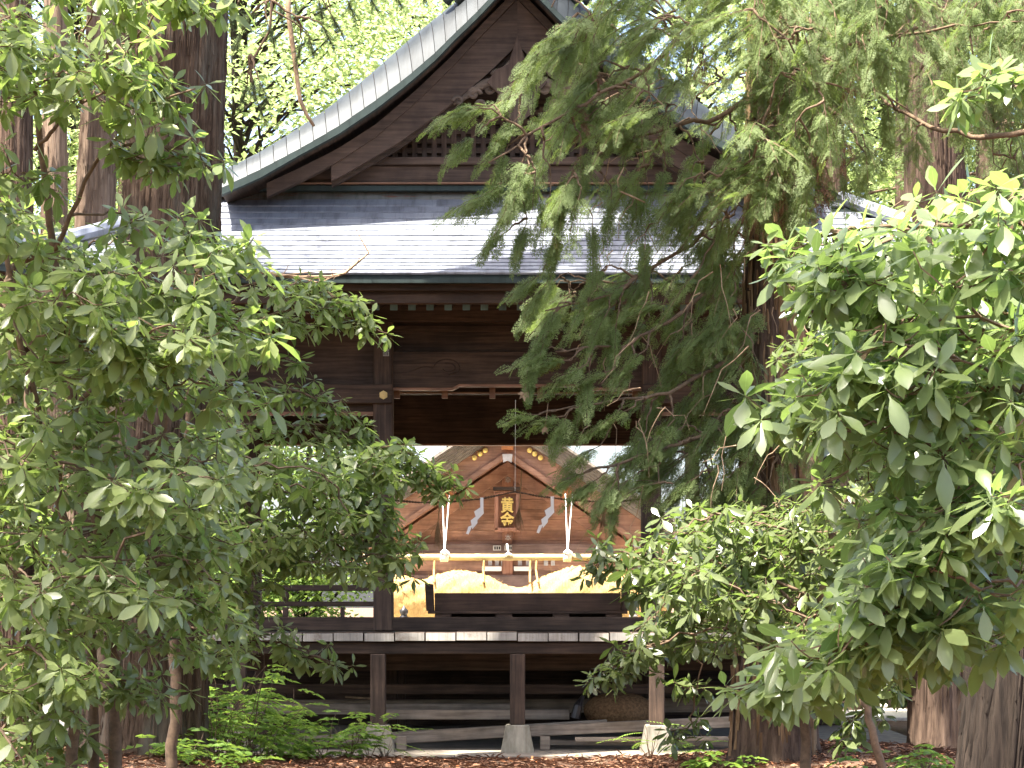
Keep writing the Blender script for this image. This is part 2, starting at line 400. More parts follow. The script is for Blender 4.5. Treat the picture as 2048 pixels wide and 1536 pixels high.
# sills, posts
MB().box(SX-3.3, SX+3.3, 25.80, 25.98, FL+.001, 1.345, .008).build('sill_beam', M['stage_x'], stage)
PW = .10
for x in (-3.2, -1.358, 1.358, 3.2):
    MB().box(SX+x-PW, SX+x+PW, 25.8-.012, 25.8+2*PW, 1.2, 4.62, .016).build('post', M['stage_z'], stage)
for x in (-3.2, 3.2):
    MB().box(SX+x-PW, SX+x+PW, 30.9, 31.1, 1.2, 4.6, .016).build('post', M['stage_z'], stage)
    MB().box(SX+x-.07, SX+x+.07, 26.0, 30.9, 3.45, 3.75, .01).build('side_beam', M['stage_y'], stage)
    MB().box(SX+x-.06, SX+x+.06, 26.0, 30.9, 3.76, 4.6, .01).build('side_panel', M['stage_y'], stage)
# rainbow beam over the middle bay, its stepped underside lip pale with painted-in bounce light
zb0, zb1 = z_(776, 25.9), z_(769, 25.9)
xl, xr = SX-1.258, SX+1.258; st = .60
poly_top = [(xl, 4.03), (xl+st, 4.03), (xl+st+.07, 4.03), (xr-st-.07, 4.03), (xr-st, 4.03), (xr, 4.03)]
poly_bot = [(xl, zb0), (xl+st, zb0), (xl+st+.07, zb1), (xr-st-.07, zb1), (xr-st, zb0), (xr, zb0)]
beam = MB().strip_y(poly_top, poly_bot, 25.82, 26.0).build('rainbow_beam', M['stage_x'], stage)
lipt = [(x, z-.002) for x, z in poly_bot]; lipb = [(x, z-.026) for x, z in poly_bot]
MB().strip_y(lipt, lipb, 25.83, 25.99).build('beam_lip', M['lip'], beam)
for s in (-1, 1):                       # carved swirl on the beam
    mb = MB(); cx_, cz_ = SX + s*.70, z_(738, 25.9)
    for r0, a0, a1 in ((.10, .3, 4.6), (.055, 1.2, 6.2)):
        t = np.linspace(a0, a1, 16); rr = r0*(1-.35*(t-a0)/(a1-a0))
        mb.tube([(cx_ + s*q*math.cos(w)*1.5, 25.818, cz_ + q*math.sin(w)) for q, w in zip(rr, t)], .006, 5)
    t = np.linspace(0, 1, 12)
    mb.tube([(cx_ + s*(.15+.36*w), 25.818, cz_ + .02*math.sin(w*6) - .03*w) for w in t], .006*(1-t*.7)+.001, 5)
    mb.build('carved_swirl', M['stage_x'], beam)
for i in range(6):                      # light blocks under the beam
    px = 794 + 95.3*i; x = sx(px, 26.05)
    if x > xr: continue
    MB().box(x-.030, x+.030, 26.02, 26.09, z_(797, 26.05), z_(777, 26.05)+.02, .004).build('batten_end', M['lip'], stage)
MB().box(xl, xr, 26.10, 26.14, z_(787, 26.1), z_(784, 26.1)).build('lintel_strip', M['lip'], stage)
MB().box(SX-3.1, SX+3.1, 26.16, 26.28, z_(789, 26.2), 4.55, .006).build('inner_lintel', M['stage_x'], stage)
MB().box(xl, xr, 25.88, 25.96, 4.031, 4.62).build('upper_panel', M['stage_x'], stage)
MB().box(xl-.1, xr+.1, 25.84, 25.88, 4.24, 4.30, .004).build('tie_rail', M['stage_x'], stage)
# side bays
for s in (-1, 1):
    a, b = sorted((SX+s*1.458, SX+s*3.10))
    MB().box(a, b, 25.84, 25.97, 3.50, 4.62, .004).build('side_bay_panel', M['stage_x'], stage)
    a2, b2 = sorted((SX+s*1.262, SX+s*3.32))
    MB().box(a2, b2, 25.745, 25.785, 3.505, 3.700, .006).build('nageshi_rail', M['stage_x'], stage)
    MB().box(a, b, 25.86, 25.95, 3.43, 3.499, .003).build('bay_lintel', M['stage_x'], stage)
    MB().box(a, b, 25.865, 25.945, z_(831, 25.9), 3.429, .002).build('lintel_strip', M['lip'], stage)
    # gilded nail cover
    nc = MB(); c = np.array((SX + s*1.352, 25.745, z_(790, 25.75)))
    for r, y, nn in ((.045, 0, 6), (.026, .010, 12), (.012, .020, 10)):
        ring = [c + (r*math.cos(2*math.pi*k/nn+.52), -y-.008, r*math.sin(2*math.pi*k/nn+.52)) for k in range(nn)]
        rb = [q + (0, .012, 0) for q in ring]
        nc.add(ring + rb, [tuple(range(nn))] + [((k+1)%nn, k, nn+k, nn+(k+1)%nn) for k in range(nn)])
    nc.build('nail_cover', M['brass'], stage)
    # railing of the side bay
    yR = 25.88
    rl = MB()
    for za, zb, w in ((z_(1182, yR), z_(1170, yR), .05), (z_(1213, yR), z_(1203, yR), .035)):
        MB().box(a, b, yR-w/2, yR+w/2, za, zb, .006).build('handrail', M['stage_x'], stage)
    for fx, w, zt in ((571, .055, z_(1170, yR)-.002), (685, .045, z_(1204, yR)-.002), (465, .045, z_(1204, yR)-.002)):
        x = SX + s*abs(sx(fx, yR) - SX)
        MB().box(x-w/2, x+w/2, yR-.028, yR+.028, 1.345, z_(1214, yR)-.001, .005).build('baluster', M['stage_z'], stage)
        if zt > 1.6: MB().lathe((x, yR, z_(1203, yR)+.001), [(.022, 0), (.036, .03), (.042, .06), (.03, .088), (.026, .103)], 10).build('baluster_cap', M['stage_z'], stage)
# back frame
MB().box(SX-3.1, SX+3.1, 30.92, 31.05, z_(888, 31), 4.6, .006).build('rear_lintel', M['stage_x'], stage)
MB().box(SX-3.1, SX+3.1, 30.90, 31.06, z_(891.5, 31), z_(888, 31)-.001, .002).build('lintel_strip', M['lip'], stage)  # pale strip paints the underside as lit from below
MB().box(SX-3.1, SX+3.1, 26.05, 30.95, 4.45, 4.55).build('ceiling', M['stage_y'], stage)
# writing on the post: dark strokes and a pale slip
def text_mesh(body, size, ext, mat, name, parent, pos, sxz=(1, 1), fat=0.0):
    cu = bpy.data.curves.new('tmp', 'FONT'); cu.body = body; cu.size = size; cu.extrude = ext; cu.align_x = 'CENTER'; cu.align_y = 'CENTER'
    cu.resolution_u = 2; cu.offset = fat
    to = bpy.data.objects.new('tmp', cu); COL.objects.link(to); bpy.context.view_layer.update()
    me = bpy.data.meshes.new_from_object(to.evaluated_get(bpy.context.evaluated_depsgraph_get()))
    bpy.data.objects.remove(to); me.materials.clear(); me.materials.append(mat); me.name = name
    v = np.zeros(len(me.vertices)*3, np.float32); me.vertices.foreach_get('co', v); v = v.reshape(-1, 3)
    ctr = (v.max(0)+v.min(0))/2; v -= (ctr[0], ctr[1], 0); v[:, 0] *= sxz[0]; v[:, 1] *= sxz[1]
    me.vertices.foreach_set('co', v.ravel()); me.update()
    return put(name, me, pos, parent, (R(90), 0, 0))
pst = [o for o in stage.children if o.name.startswith('post')][1]
slip = MB().box(sx(766, 25.78), sx(778, 25.78), 25.782, 25.7875, z_(712, 25.78), z_(697, 25.78)).build('paper_slip', M['old_paper'], pst)
text_mesh('\u7686', .07, .0015, M['ink'], 'lettering', slip, (sx(772, 25.78), 25.780, z_(704.5, 25.78)))
text_mesh('\u5ddd', .105, .002, M['ink'], 'lettering', pst, (sx(772, 25.78), 25.786, z_(686, 25.78)), (.85, 1.0))
MB().box(sx(767, 25.78), sx(779, 25.78), 25.782, 25.7875, z_(680, 25.78)+.01, z_(677, 25.78)+.01).build('lettering', M['ink'], pst)
MB().box(sx(766, 25.78), sx(779, 25.78), 25.782, 25.7875, z_(698, 25.78), z_(695.5, 25.78)).build('lettering', M['ink'], pst)

# ---- lower hip roof
EY0, EZ0 = 24.25, z_(549, 24.25)
TY0, TZ0 = 26.05, z_(402, 26.05)
HWE, HWT = 5.2, 3.3
def roof_prof(t):               # t 0 eave -> 1 top, slightly concave
    y = EY0 + (TY0-EY0)*t; z = EZ0 + (TZ0-EZ0)*(t - .09*math.sin(math.pi*t)); return y, z
def lift(x): return .16*max(0, (abs(x)-3.4)/1.8)**2
roof = None
rb = MB(); N = 8; cols = np.linspace(-1, 1, 41)
vs_, fs_ = [], []
for i in range(N+1):
    t = i/N; y, z = roof_prof(t); hw = HWE + (HWT-HWE)*t
    for c in cols: vs_.append((SX+c*hw, y, z-.02+lift(c*hw)*(1-t)))
nc_ = len(cols); fs_ = [(i*nc_+j, i*nc_+j+1, (i+1)*nc_+j+1, (i+1)*nc_+j) for i in range(N) for j in range(nc_-1)]
rb.add(vs_, fs_)
roof = rb.build('roof', M['copper_green'], stage, True)
NC = 15; plw = .345
def plate_mesh(w, h):
    # slab with a folded lower lip: slightly bulged
    th = .019; mb = MB()
    mb.obox((0, h/2, 0), (1,0,0), (0,1,0), (0,0,1), w/2-.0004, h/2+.010, th/2); return mb
plate_cache = {}
stuff = MB(); nplate = 0
ts = np.linspace(0, 1, NC+1)**.97
for r in range(NC):
    (y0, z0), (y1, z1) = roof_prof(ts[r]), roof_prof(ts[r+1]); h = math.hypot(y1-y0, z1-z0); ang = math.atan2(z1-z0, y1-y0)
    key = round(h, 3)
    if key not in plate_cache:
        me = plate_mesh(plw, h).mesh('copper_plate'); me.materials.append(M['copper']); plate_cache[key] = me
    hw = HWE + (HWT-HWE)*(ts[r]+ts[r+1])/2; off = (r % 3)*plw*.37 + random.uniform(-.06, .06)
    k0 = int(-hw/plw)-1
    for k in range(k0, -k0+1):
        x = (k+.5)*plw + off
        if abs(x)+plw/2 > hw: continue
        zl = lift(x)*(1-ts[r])
        pos = (SX+x, y0, z0 + .012 + zl + random.uniform(-.0015, .0015)); rot = (ang-R(4.5)+random.gauss(0, .003), random.gauss(0, .0015), random.gauss(0, .0008))
        if -3.45 <= x < 3.45 and nplate < 300:
            put('copper_plate', plate_cache[key], pos, roof, rot); nplate += 1
        else:
            ca, sa = math.cos(rot[0]), math.sin(rot[0])
            stuff.obox(np.array(pos) + (0, ca*h/2, sa*h/2), (1,0,0), (0,ca,sa), (0,-sa,ca), plw/2-.0004, h/2+.010, .0095)
pl = stuff.build('outer_copper_plates', M['copper'], roof); pl['kind'] = 'stuff'
# eave fascia, boards, rafters
def eave_strip(name, mat, y0, y1, zt, zb, par=roof, hw=HWE):
    c = np.linspace(-hw, hw, 49)
    return MB().strip_y([(SX+q, zt+lift(q)) for q in c], [(SX+q, zb+lift(q)) for q in c], y0, y1).build(name, mat, par)
eave_strip('eave_fascia', M['copper_green'], EY0+.005, EY0+.10, EZ0-.008, EZ0-.078)
eave_strip('eave_board', M['stage_x'], EY0+.13, EY0+.25, EZ0-.03, EZ0-.135)
eave_strip('eave_board', M['gable_x'], EY0+.22, EY0+.36, EZ0-.136, EZ0-.245)
rz = z_(602, 24.75)
rm = MB().obox((0, .75, 0), (1,0,0), (0,1,0), (0,0,1), .034, .75, .043, .004).mesh('rafter'); rm.materials.append(M['stage_y'])
rc = MB().box(-.036, .036, -.012, .0, -.045, .045, .003).mesh('rafter_cap'); rc.materials.append(M['rafter_cap'])
for i in range(-26, 27):
    x = i*.1755 + .03
    rf = put('rafter', rm, (SX+x, 24.70, rz-.05+lift(x)*.8), stage, (R(9), 0, 0)); ORG[rf] = np.zeros(3)
    put('end_cap', rc, (0, 0, 0), rf)
MB().add([(SX-4.9, 24.45, EZ0-.16), (SX+4.9, 24.45, EZ0-.16), (SX+4.9, 26.2, 4.66), (SX-4.9, 26.2, 4.66)], [(0,1,2,3)]).build('eave_soffit', M['stage_y'], stage)
MB().box(SX-3.5, SX+3.5, 25.70, 25.79, 4.33, 4.56, .006).build('eave_purlin', M['stage_x'], stage)
# ---- gable: curves digitised as half profiles (dx from the centre line in px, row)
GC = 1033.
outer = [(594,352),(516,312),(438,260),(393,229),(360,203),(293,148),(242,102),(192,59),(133,12),(80,-38),(30,-92),(0,-128)]
ftop  = [(594,377),(516,340),(438,299),(360,254),(281,199),(223,156),(164,105),(125,66),(86,29),(59,0),(20,-45),(0,-70)]
fbot  = [(594,391),(516,357),(438,312),(360,270),(281,217),(223,172),(164,121),(125,80),(86,43),(47,2),(15,-33),(0,-50)]
btop  = [(516,376),(438,340),(360,301),(281,250),(203,184),(125,109),(67,47),(24,4),(0,-22)]
bbot  = [(380,366),(350,352),(281,312),(242,289),(164,234),(125,203),(55,145),(4,94),(0,90)]
def resample(c, n=28):
    c = np.array(c, float); d = np.concatenate([[0], np.cumsum(np.hypot(*np.diff(c, axis=0).T))]); t = np.linspace(0, d[-1], n)
    return np.stack([np.interp(t, d, c[:, 0]), np.interp(t, d, c[:, 1])], 1)
def at_x(c, q):
    c = np.array(c, float)[::-1]; return np.interp(q, c[:, 0], c[:, 1])
YV, YO, YB, YW = 25.35, 25.95, 25.78, 26.28
def w3(dx, py, Y, s): return np.array((SX + s*dx*Y/F, Y, z_(py, Y)))
NV = 26
for s in (-1, 1):
    A = resample(outer, NV); B = resample(ftop, NV); Fb = resample(fbot, NV)
    for i in range(NV-1):                # each verge plate: a curled copper sheet
        mb = MB(); rows = 5; vv = []
        for e in (0, 1):
            gap = .0 if e == 0 else -.05
            a0 = A[i+e]; b0 = B[i+e]
            if e: a0 = A[i]+(A[i+1]-A[i])*.955; b0 = B[i]+(B[i+1]-B[i])*.955
            pa = w3(a0[0], a0[1], YO, s); pb = w3(b0[0], b0[1], YV, s)
            for q in range(rows+1):
                t = q/rows; p = pa*(1-t)+pb*t
                bl = math.sin(math.pi*t); p = p + np.array((0, -.10*bl, .075*bl)) + np.array((0, -.002, .003 if e == 0 else 0))
                vv.append(p)
        fs = [(q, q+1, rows+1+q+1, rows+1+q) for q in range(rows)]
        if s > 0: fs = [f[::-1] for f in fs]
        # give the sheet a thickness
        n0 = len(vv); vv2 = [p + np.array((0, .015, -.015)) for p in vv]
        fs2 = [tuple(n0+i_ for i_ in f[::-1]) for f in fs]
        edge = list(range(rows+1)) + list(range(2*rows+1, rows, -1))
        fe = [(edge[k], edge[(k+1) % len(edge)], n0+edge[(k+1) % len(edge)], n0+edge[k]) for k in range(len(edge))]
        mb.add(vv, fs); mb.add(vv2, [tuple(i_-n0 for i_ in f) for f in fs2]); mb.add(vv+vv2, fe); mb.build('verge_plate', M['copper_verge'], roof, True)
    vb = MB(); vv = []
    for i in range(NV):
        pa, pb = w3(*A[i], YO, s), w3(*B[i], YV, s)
        for q in range(6):
            t = q/5; bl = math.sin(math.pi*t); vv.append(pa*(1-t)+pb*t + np.array((0, -.10*bl+.02, .075*bl-.02)))
    vb.add(vv, [(6*i+q, 6*i+q+1, 6*i+q+7, 6*i+q+6) for i in range(NV-1) for q in range(5)]).build('verge_underlay', M['stage_x'], roof)
    # fascia under the verge
    t_ = [(SX+s*x*YV/F, z_(y, YV)-.004) for x, y in B]; b_ = [(SX+s*x*YV/F, z_(y, YV)) for x, y in Fb]
    MB().strip_y(t_, b_, YV-.015, YV+.10).build('verge_fascia', M['copper_green'], roof)
    # soffit between fascia and barge board
    C1 = resample(btop, NV); mb = MB(); vv = []
    for i in range(NV): vv += [w3(Fb[i][0], Fb[i][1], YV+.02, s) + (0,0,.03), (w3(Fb[i][0], Fb[i][1], YV+.02, s) + (0,0,.03))*np.array((1,0,1)) + np.array((0, YW+.05, -.02))]
    mb.add(vv, [(2*i, 2*i+1, 2*i+3, 2*i+2) for i in range(NV-1)]).build('verge_soffit', M['stage_y'], roof)
    # barge board: upper moulding and broad board
    q = np.linspace(0, 1, 24)
    xs1 = np.interp(q, [0, 1], [500, 0]); tt = [at_x(btop, x) for x in xs1]
    mid = [y + 20 + 8*(x/500) for x, y in zip(xs1, tt)]
    MB().strip_y([(SX+s*x*YB/F, z_(y, YB)) for x, y in zip(xs1, tt)], [(SX+s*x*YB/F, z_(y, YB)) for x, y in zip(xs1, mid)], YB-.07, YB+.06).build('barge_moulding', M['gable_x'], stage)
    xs2 = np.interp(q, [0, 1], [372, 0]); t2 = [at_x(btop, x)+22 for x in xs2]; b2 = [max(at_x(bbot, x), tq+14) for x, tq in zip(xs2, t2)]
    MB().strip_y([(SX+s*x*YB/F, z_(y, YB)) for x, y in zip(xs2, t2)], [(SX+s*x*YB/F, z_(y, YB)) for x, y in zip(xs2, b2)], YB-.03, YB+.05).build('barge_board', M['gable_x'], stage)
    MB().strip_y([(SX+s*x*YB/F, z_(y-3, YB)) for x, y in zip(xs2, b2)], [(SX+s*x*YB/F, z_(y+9, YB)) for x, y in zip(xs2, b2)], YB+.06, YB+.14).build('barge_inner', M['stage_x'], stage)
    # main side slope running back, seen only from elsewhere
    mb = MB(); prof = [w3(a[0], a[1]+3, YO, s) for a in A]; prof = [np.array((SX+s*HWE, YO, 4.72))] + [np.array((SX+s*4.2, YO, 5.0))] + prof
    vv = []
    for p in prof: vv += [p, (p[0], 32.6, p[2])]
    mb.add(vv, [(2*i, 2*i+1, 2*i+3, 2*i+2) for i in range(len(prof)-1)]).build('side_slope', M['copper'], roof)
    MB().add([q - np.array((0,0,.12)) for q in map(np.array, vv[:8])], [(2*i, 2*i+2, 2*i+3, 2*i+1) for i in range(3)]).build('side_soffit', M['stage_y'], roof)
    # hip ridge
    e0 = np.array((SX+s*HWE, EY0, EZ0+lift(HWE))); e1 = np.array((SX+s*HWT, TY0, TZ0))
    MB().tube([e0*(1-t)+e1*t + (0, 0, .03-.08*math.sin(math.pi*t)) for t in np.linspace(0, 1, 10)], .075, 8).build('hip_ridge', M['copper'], roof)
    # triangular filler from hip ridge to the main slope
    MB().add([e0, e1, (SX+s*(HWT+.05), YO+.3, TZ0+.05), (SX+s*HWE, YO, 4.72)], [(0,1,2,3)]).build('hip_slope', M['copper'], roof)
# gable wall
def gw(px, py, Y=YW): return (sx(px, Y)+0, z_(py, Y))
MB().prism_y([gw(520,384), gw(1546,384), gw(1330,240), gw(1150,100), gw(1033,-10), gw(916,100), gw(736,240)], YW, YW+.06).build('gable_wall', M['stage_x'], stage)
bt = np.arange(790, 1290, 19.6)
lat0, lat1 = 222, 316
for i, px in enumerate(bt):
    top = max(lat0, at_x(bbot, abs(px-GC))+2)
    if top > lat1-8: continue
    x = sx(px, YW-.06); MB().box(x-.026, x+.026, YW-.062, YW-.022, z_(lat1, YW), z_(top-6, YW)).build('lattice_bar', M['gable_z'], stage)
for k, py in enumerate(np.arange(lat0+4, lat1, 19.2)):
    hw = 250
    x = [d for d in range(0, 300, 2) if at_x(bbot, d) < py+4]; hw = (max(x) if x else 10)*YW/F
    MB().box(SX-hw, SX+hw, YW-.050, YW-.012, z_(py+5, YW), z_(py-5, YW)).build('lattice_bar', M['gable_x'], stage)
YL = 26.12
for name, a, b_, y0, y1, mt, hw in (('gable_sill', 332, 317, YL-.10, YW-.002, 'gable_x', 1.75), ('gable_tie_beam', 366, 333, YL-.04, YW-.002, 'gable_x', 2.25),
                            ('gable_base_rail', 371, 367, YL-.10, YW-.002, 'lip', 2.5), ('gable_base_copper', 384, 372, YL-.06, YW-.002, 'copper_green', 2.9)):
    MB().box(SX-hw, SX+hw, y0, y1, z_(a, YL)+.001, z_(b_, YL), .006).build(name, M[mt], stage)
MB().add([(SX-3.15, 26.02, z_(407, 26.02)+.012), (SX+3.15, 26.02, z_(407, 26.02)+.012), (SX+3.0, 26.16, z_(384, 26.12)), (SX-3.0, 26.16, z_(384, 26.12)),
          (SX-3.15, 26.02, z_(407, 26.02)-.004), (SX+3.15, 26.02, z_(407, 26.02)-.004)], [(0,1,2,3), (4,5,1,0)]).build('roof_flashing', M['copper_flash'], roof)
MB().box(sx(1024, YW), sx(1043, YW), YW-.08, YW-.004, z_(222, YW), z_(40, YW), .005).build('king_post', M['gable_z'], stage)
# gegyo pendant and carved cloud scrolls
for s in (-1, 1):
    mb = MB()
    for (dx, py, r, turns) in ((118, 202, .055, 1), (88, 188, .075, -1), (55, 178, .085, 1), (28, 196, .075, -1), (72, 210, .05, 1), (38, 150, .06, 1)):
        c = w3(dx, py, YB-.02, s); t = np.linspace(0, 5.6, 20); rr = r*(1-.13*t)
        mb.tube([c + (s*turns*q*math.cos(w), .0, q*math.sin(w)) for q, w in zip(rr, t)], np.linspace(.024, .011, 20), 6)
        mb.tube([c + (0, .03, 0), c + (0, .0, 0)], r*.62, 12)
    mb.tube([w3(d, p, YB-.0, s) for d, p in ((128,208),(100,190),(70,170),(40,160),(8,120))], [.015, .035, .05, .055, .03], 8)
    mb.build('carved_cloud', M['carve'], stage, True)
MB().prism_y([(SX+x*25.7/F, z_(y, 25.7)) for x, y in ((0,250),(26,228),(34,190),(60,165),(44,140),(18,128),(0,70),(-18,128),(-44,140),(-60,165),(-34,190),(-26,228))][::1], 25.70, 25.75).build('gable_pendant', M['gable_z'], stage)
# ridge and ridge end ornament
rz_ = z_(-128, YO)
rdg = MB().box(SX-.17, SX+.17, YO-.35, 32.5, rz_-.12, rz_+.32, .02).build('ridge', M['copper_green'], roof)
for s in (-1, 1):
    mb = MB(); t = np.linspace(0, 5.2, 22); rr = .17*(1-.13*t); c = np.array((SX+s*.60, YO-.40, z_(-2, 25.5)+.14))
    mb.tube([c + (s*q*math.cos(w-1.2), 0, q*math.sin(w-1.2)) for q, w in zip(rr, t)], np.linspace(.05, .02, 22), 8)
    mb.tube([c + (-s*.45, 0, .5), c + (-s*.25, 0, .2), c + (0, 0, -.17)], [.06, .055, .045], 8)
    mb.build('ridge_scroll', M['copper_green'], roof, True)

# ------------------------------------------------------------------ things on and under the stage
tr = thing('wooden_trough', 'long dark wooden box on short feet standing on the stage floor', 'box', (sx(1055, 26.3), 26.35, FL))
yT = 26.3; x0, x1 = sx(852, yT), sx(1259, yT)
MB().box(x0+.09, x1-.09, yT-.02, yT+.012, 1.405, z_(1186, yT), .004).build('front_board', M['box_wood'], tr)
MB().box(x0+.09, x1-.09, yT+.30, yT+.33, FL, z_(1186, yT), .004).build('back_board', M['box_wood'], tr)
MB().box(x0+.02, x1-.02, yT-.05, yT+.36, 1.375, 1.404, .004).build('bottom_board', M['box_wood'], tr)
for xa, dr in ((x0, .02), (x1, -.02)):
    mb = MB(); xc = xa + (.04 if dr > 0 else -.04)
    mb.prism_y([(xc-.04-dr*.6, z_(1166, yT)), (xc-.036, 1.405), (xc+.036, 1.405), (xc+.04-dr*.6, z_(1166, yT)-.012)], yT-.045, yT+.35).build('end_board', M['box_wood'], tr)
for px in (886, 1008, 1122, 1228):
    x = sx(px, yT); MB().box(x-.085, x+.085, yT-.04, yT+.35, FL-.004, 1.374, .006).build('foot', M['box_wood'], tr)

def beam_thing(name, label, x0, x1, y, zc, h, d, tilt=0.0, mat='grey_plank', group=None, roll=0.0):
    L = x1-x0; me = MB().box(-L/2, L/2, -d/2, d/2, -h/2, h/2, .006).mesh(name); me.materials.append(M[mat])
    o = put(name, me, ((x0+x1)/2, y, zc), None, (roll, -tilt, 0)); return tag(o, label, 'plank', group)
beam_thing('plank', 'long grey plank lying on top of the pile beneath the stage', sx(455, 25.92), sx(1040, 25.92), 25.94, z_(1418, 25.92), .11, .10)
beam_thing('plank', 'short grey plank whose sawn end shows beside the middle floor post', sx(760, 25.72), sx(1139, 25.72), 25.74, z_(1429, 25.72), .10, .12)
beam_thing('plank', 'broad grey plank slanting down behind the middle foundation stone', sx(640, 25.52), sx(1215, 25.52), 25.54, z_(1468, 25.52), .12, .06, R(3.4))
beam_thing('plank', 'thin grey plank lowest of the pile right on the slab', sx(520, 25.42), sx(770, 25.42), 25.38, z_(1478, 25.42), .10, .05, R(1.5))
beam_thing('plank', 'grey plank sloping gently in front of the straw bale', sx(1060, 25.32), sx(1460, 25.32), 25.34, z_(1453, 25.32), .11, .06, R(2.6))
beam_thing('plank', 'narrow grey batten near the slab under the straw bale', sx(1150, 25.22), sx(1480, 25.22), 25.24, z_(1478, 25.22), .045, .07, R(.4))
beam_thing('plank', 'long grey plank at the bottom of the pile below the straw bale', sx(1080, 25.42), sx(1500, 25.42), 25.47, z_(1487, 25.42), .05, .10, R(-.6))
beam_thing('plank', 'long dim plank lying deep at the back under the stage', sx(480, 26.62), sx(1500, 26.62), 26.62, z_(1412, 26.62), .14, .12, R(.2))
beam_thing('plank', 'thin brown stick poking out beside a floor post under the stage', sx(690, 26.12), sx(760, 26.12), 26.12, z_(1396, 26.12), .02, .03, R(-4), 'dead_wood')
for px, lab in ((803, 'small wooden block standing on the slab near the corner foundation stone'), (1090, 'small wooden block standing on the slab beside the middle foundation stone')):
    x = sx(px, 25.3); tag(MB().box(x-.05, x+.05, 25.26, 25.36, .035, .17, .006).build('wood_block', M['grey_plank']), lab, 'wood block')
def blob(name, c, r, mat, label, cat, nz=.08, seed=1, n=40, m=24):
    rg = np.random.default_rng(seed); th = np.linspace(0, 2*np.pi, n, endpoint=False); ph = np.linspace(0.02, np.pi-.02, m)
    T, Pp = np.meshgrid(th, ph); d = np.stack([np.cos(T)*np.sin(Pp), np.sin(T)*np.sin(Pp), np.cos(Pp)], -1)
    k = rg.normal(size=(6, 3))*3; a = sum(np.sin(d@q+i) for i, q in enumerate(k))/6
    Vv = (np.array(c) + d*np.array(r)*(1+nz*a[..., None])).reshape(-1, 3)
    i, j = np.meshgrid(np.arange(m-1), np.arange(n), indexing='ij'); A = (i*n+j).ravel(); B = (i*n+(j+1) % n).ravel()
    o = fast_mesh(name, Vv, np.stack([A, A+n, B+n, B], 1), mat, smooth=True); return tag(o, label, cat)
M['old_straw'] = plain('old_straw', (.17, .10, .05), .95, 0, .45, 40, .1, .9)
blob('straw_bale', (sx(1238, 25.95), 25.95, z_(1425, 25.95)+.02), (.36, .32, .19), M['old_straw'], 'rounded brown straw bale lying on planks under the stage', 'straw bale', .05, 3)
mbk = MB(); mbk.tube([P(1150,1436,25.6), P(1156,1412,25.6), P(1166,1392,25.65)], [.05, .045, .02], 8)
tag(mbk.build('cloth_bag', M['black']), 'dark crumpled bag leaning against the straw bale', 'bag')

# straw rope strung across the stage with tassels and paper streamers
rp = thing('straw_rope', 'thin dark twisted rope strung between the stage posts', 'rope', tuple(P(1030, 985, 26.0)))
def rope_y(px):
    return np.interp(px, [787, 840, 900, 960, 1000, 1030, 1070, 1130, 1200, 1240, 1285], [1001, 1005, 1004, 998, 990, 983, 991, 999, 1004, 1003, 998])
pxs = np.linspace(786, 1286, 90)
mb = MB()
for ph in (0, math.pi):
    mb.tube([P(p, rope_y(p), 26.0) + .007*np.array((0, math.cos(p*.5+ph), math.sin(p*.5+ph))) for p in pxs], .0065, 5)
mb.build('rope_strand', M['rope_dark'], rp)
mb = MB().tube([P(1030, 985, 26.0), P(1031, 800, 26.05)], .0022, 4); mb.build('hanging_string', M['rope_white'], rp)
def tassel(px0, py0, px1, py1, fluff):
    mb = MB(); a, b = P(px0, py0, 26.0), P(px1, py1, 26.0)
    mb.tube([a, a*.65+b*.35+(.004,0,0), b], .007, 5)
    rg = np.random.default_rng(int(px0))
    for k in range(34):
        e = b + np.array((rg.normal(0, .035), rg.normal(0, .03), -rg.uniform(.13, .26)*fluff)); mb.tube([b+(0,0,.03), b*.5+e*.5+(rg.normal(0,.008),0,0), e], [.0035, .003, .0012], 3, False)
    mb.build('tassel', M['tassel'], rp)
tassel(878, 1004, 876, 1048, 1.1); tassel(1043, 940, 1038, 1020, 1.0); tassel(1209, 1003, 1208, 1030, 1.0)
def shide(px, py, s, label):
    mb = MB(); pts = [((0,0),(8,0),(8,28),(1,28)), ((-14,32),(7,18),(9,36),(-7,52)), ((-22,52),(-6,40),(-6,58),(-18,72)), ((-27,66),(-17,62),(-27,84),(-33,82))]
    for k, q in enumerate(pts):
        y = 25.99 + .006*(k % 2)
        v0 = [P(px+a*.85, py+b*.88, y) for a, b in q]; v1 = [p + (0, .002, 0) for p in v0]
        mb.add(v0+v1, [(0,3,2,1), (4,5,6,7)] + [(i, (i+1) % 4, 4+(i+1) % 4, 4+i) for i in range(4)])
    tag(mb.build('paper_streamer', M['paper']), label, 'paper streamer', None)
shide(960, 995, 1, 'white folded paper streamer hanging beside the plaque, near the longer straw tassel')
shide(1101, 993, 1, 'white folded paper streamer hanging beside the plaque, near the conifer branches')

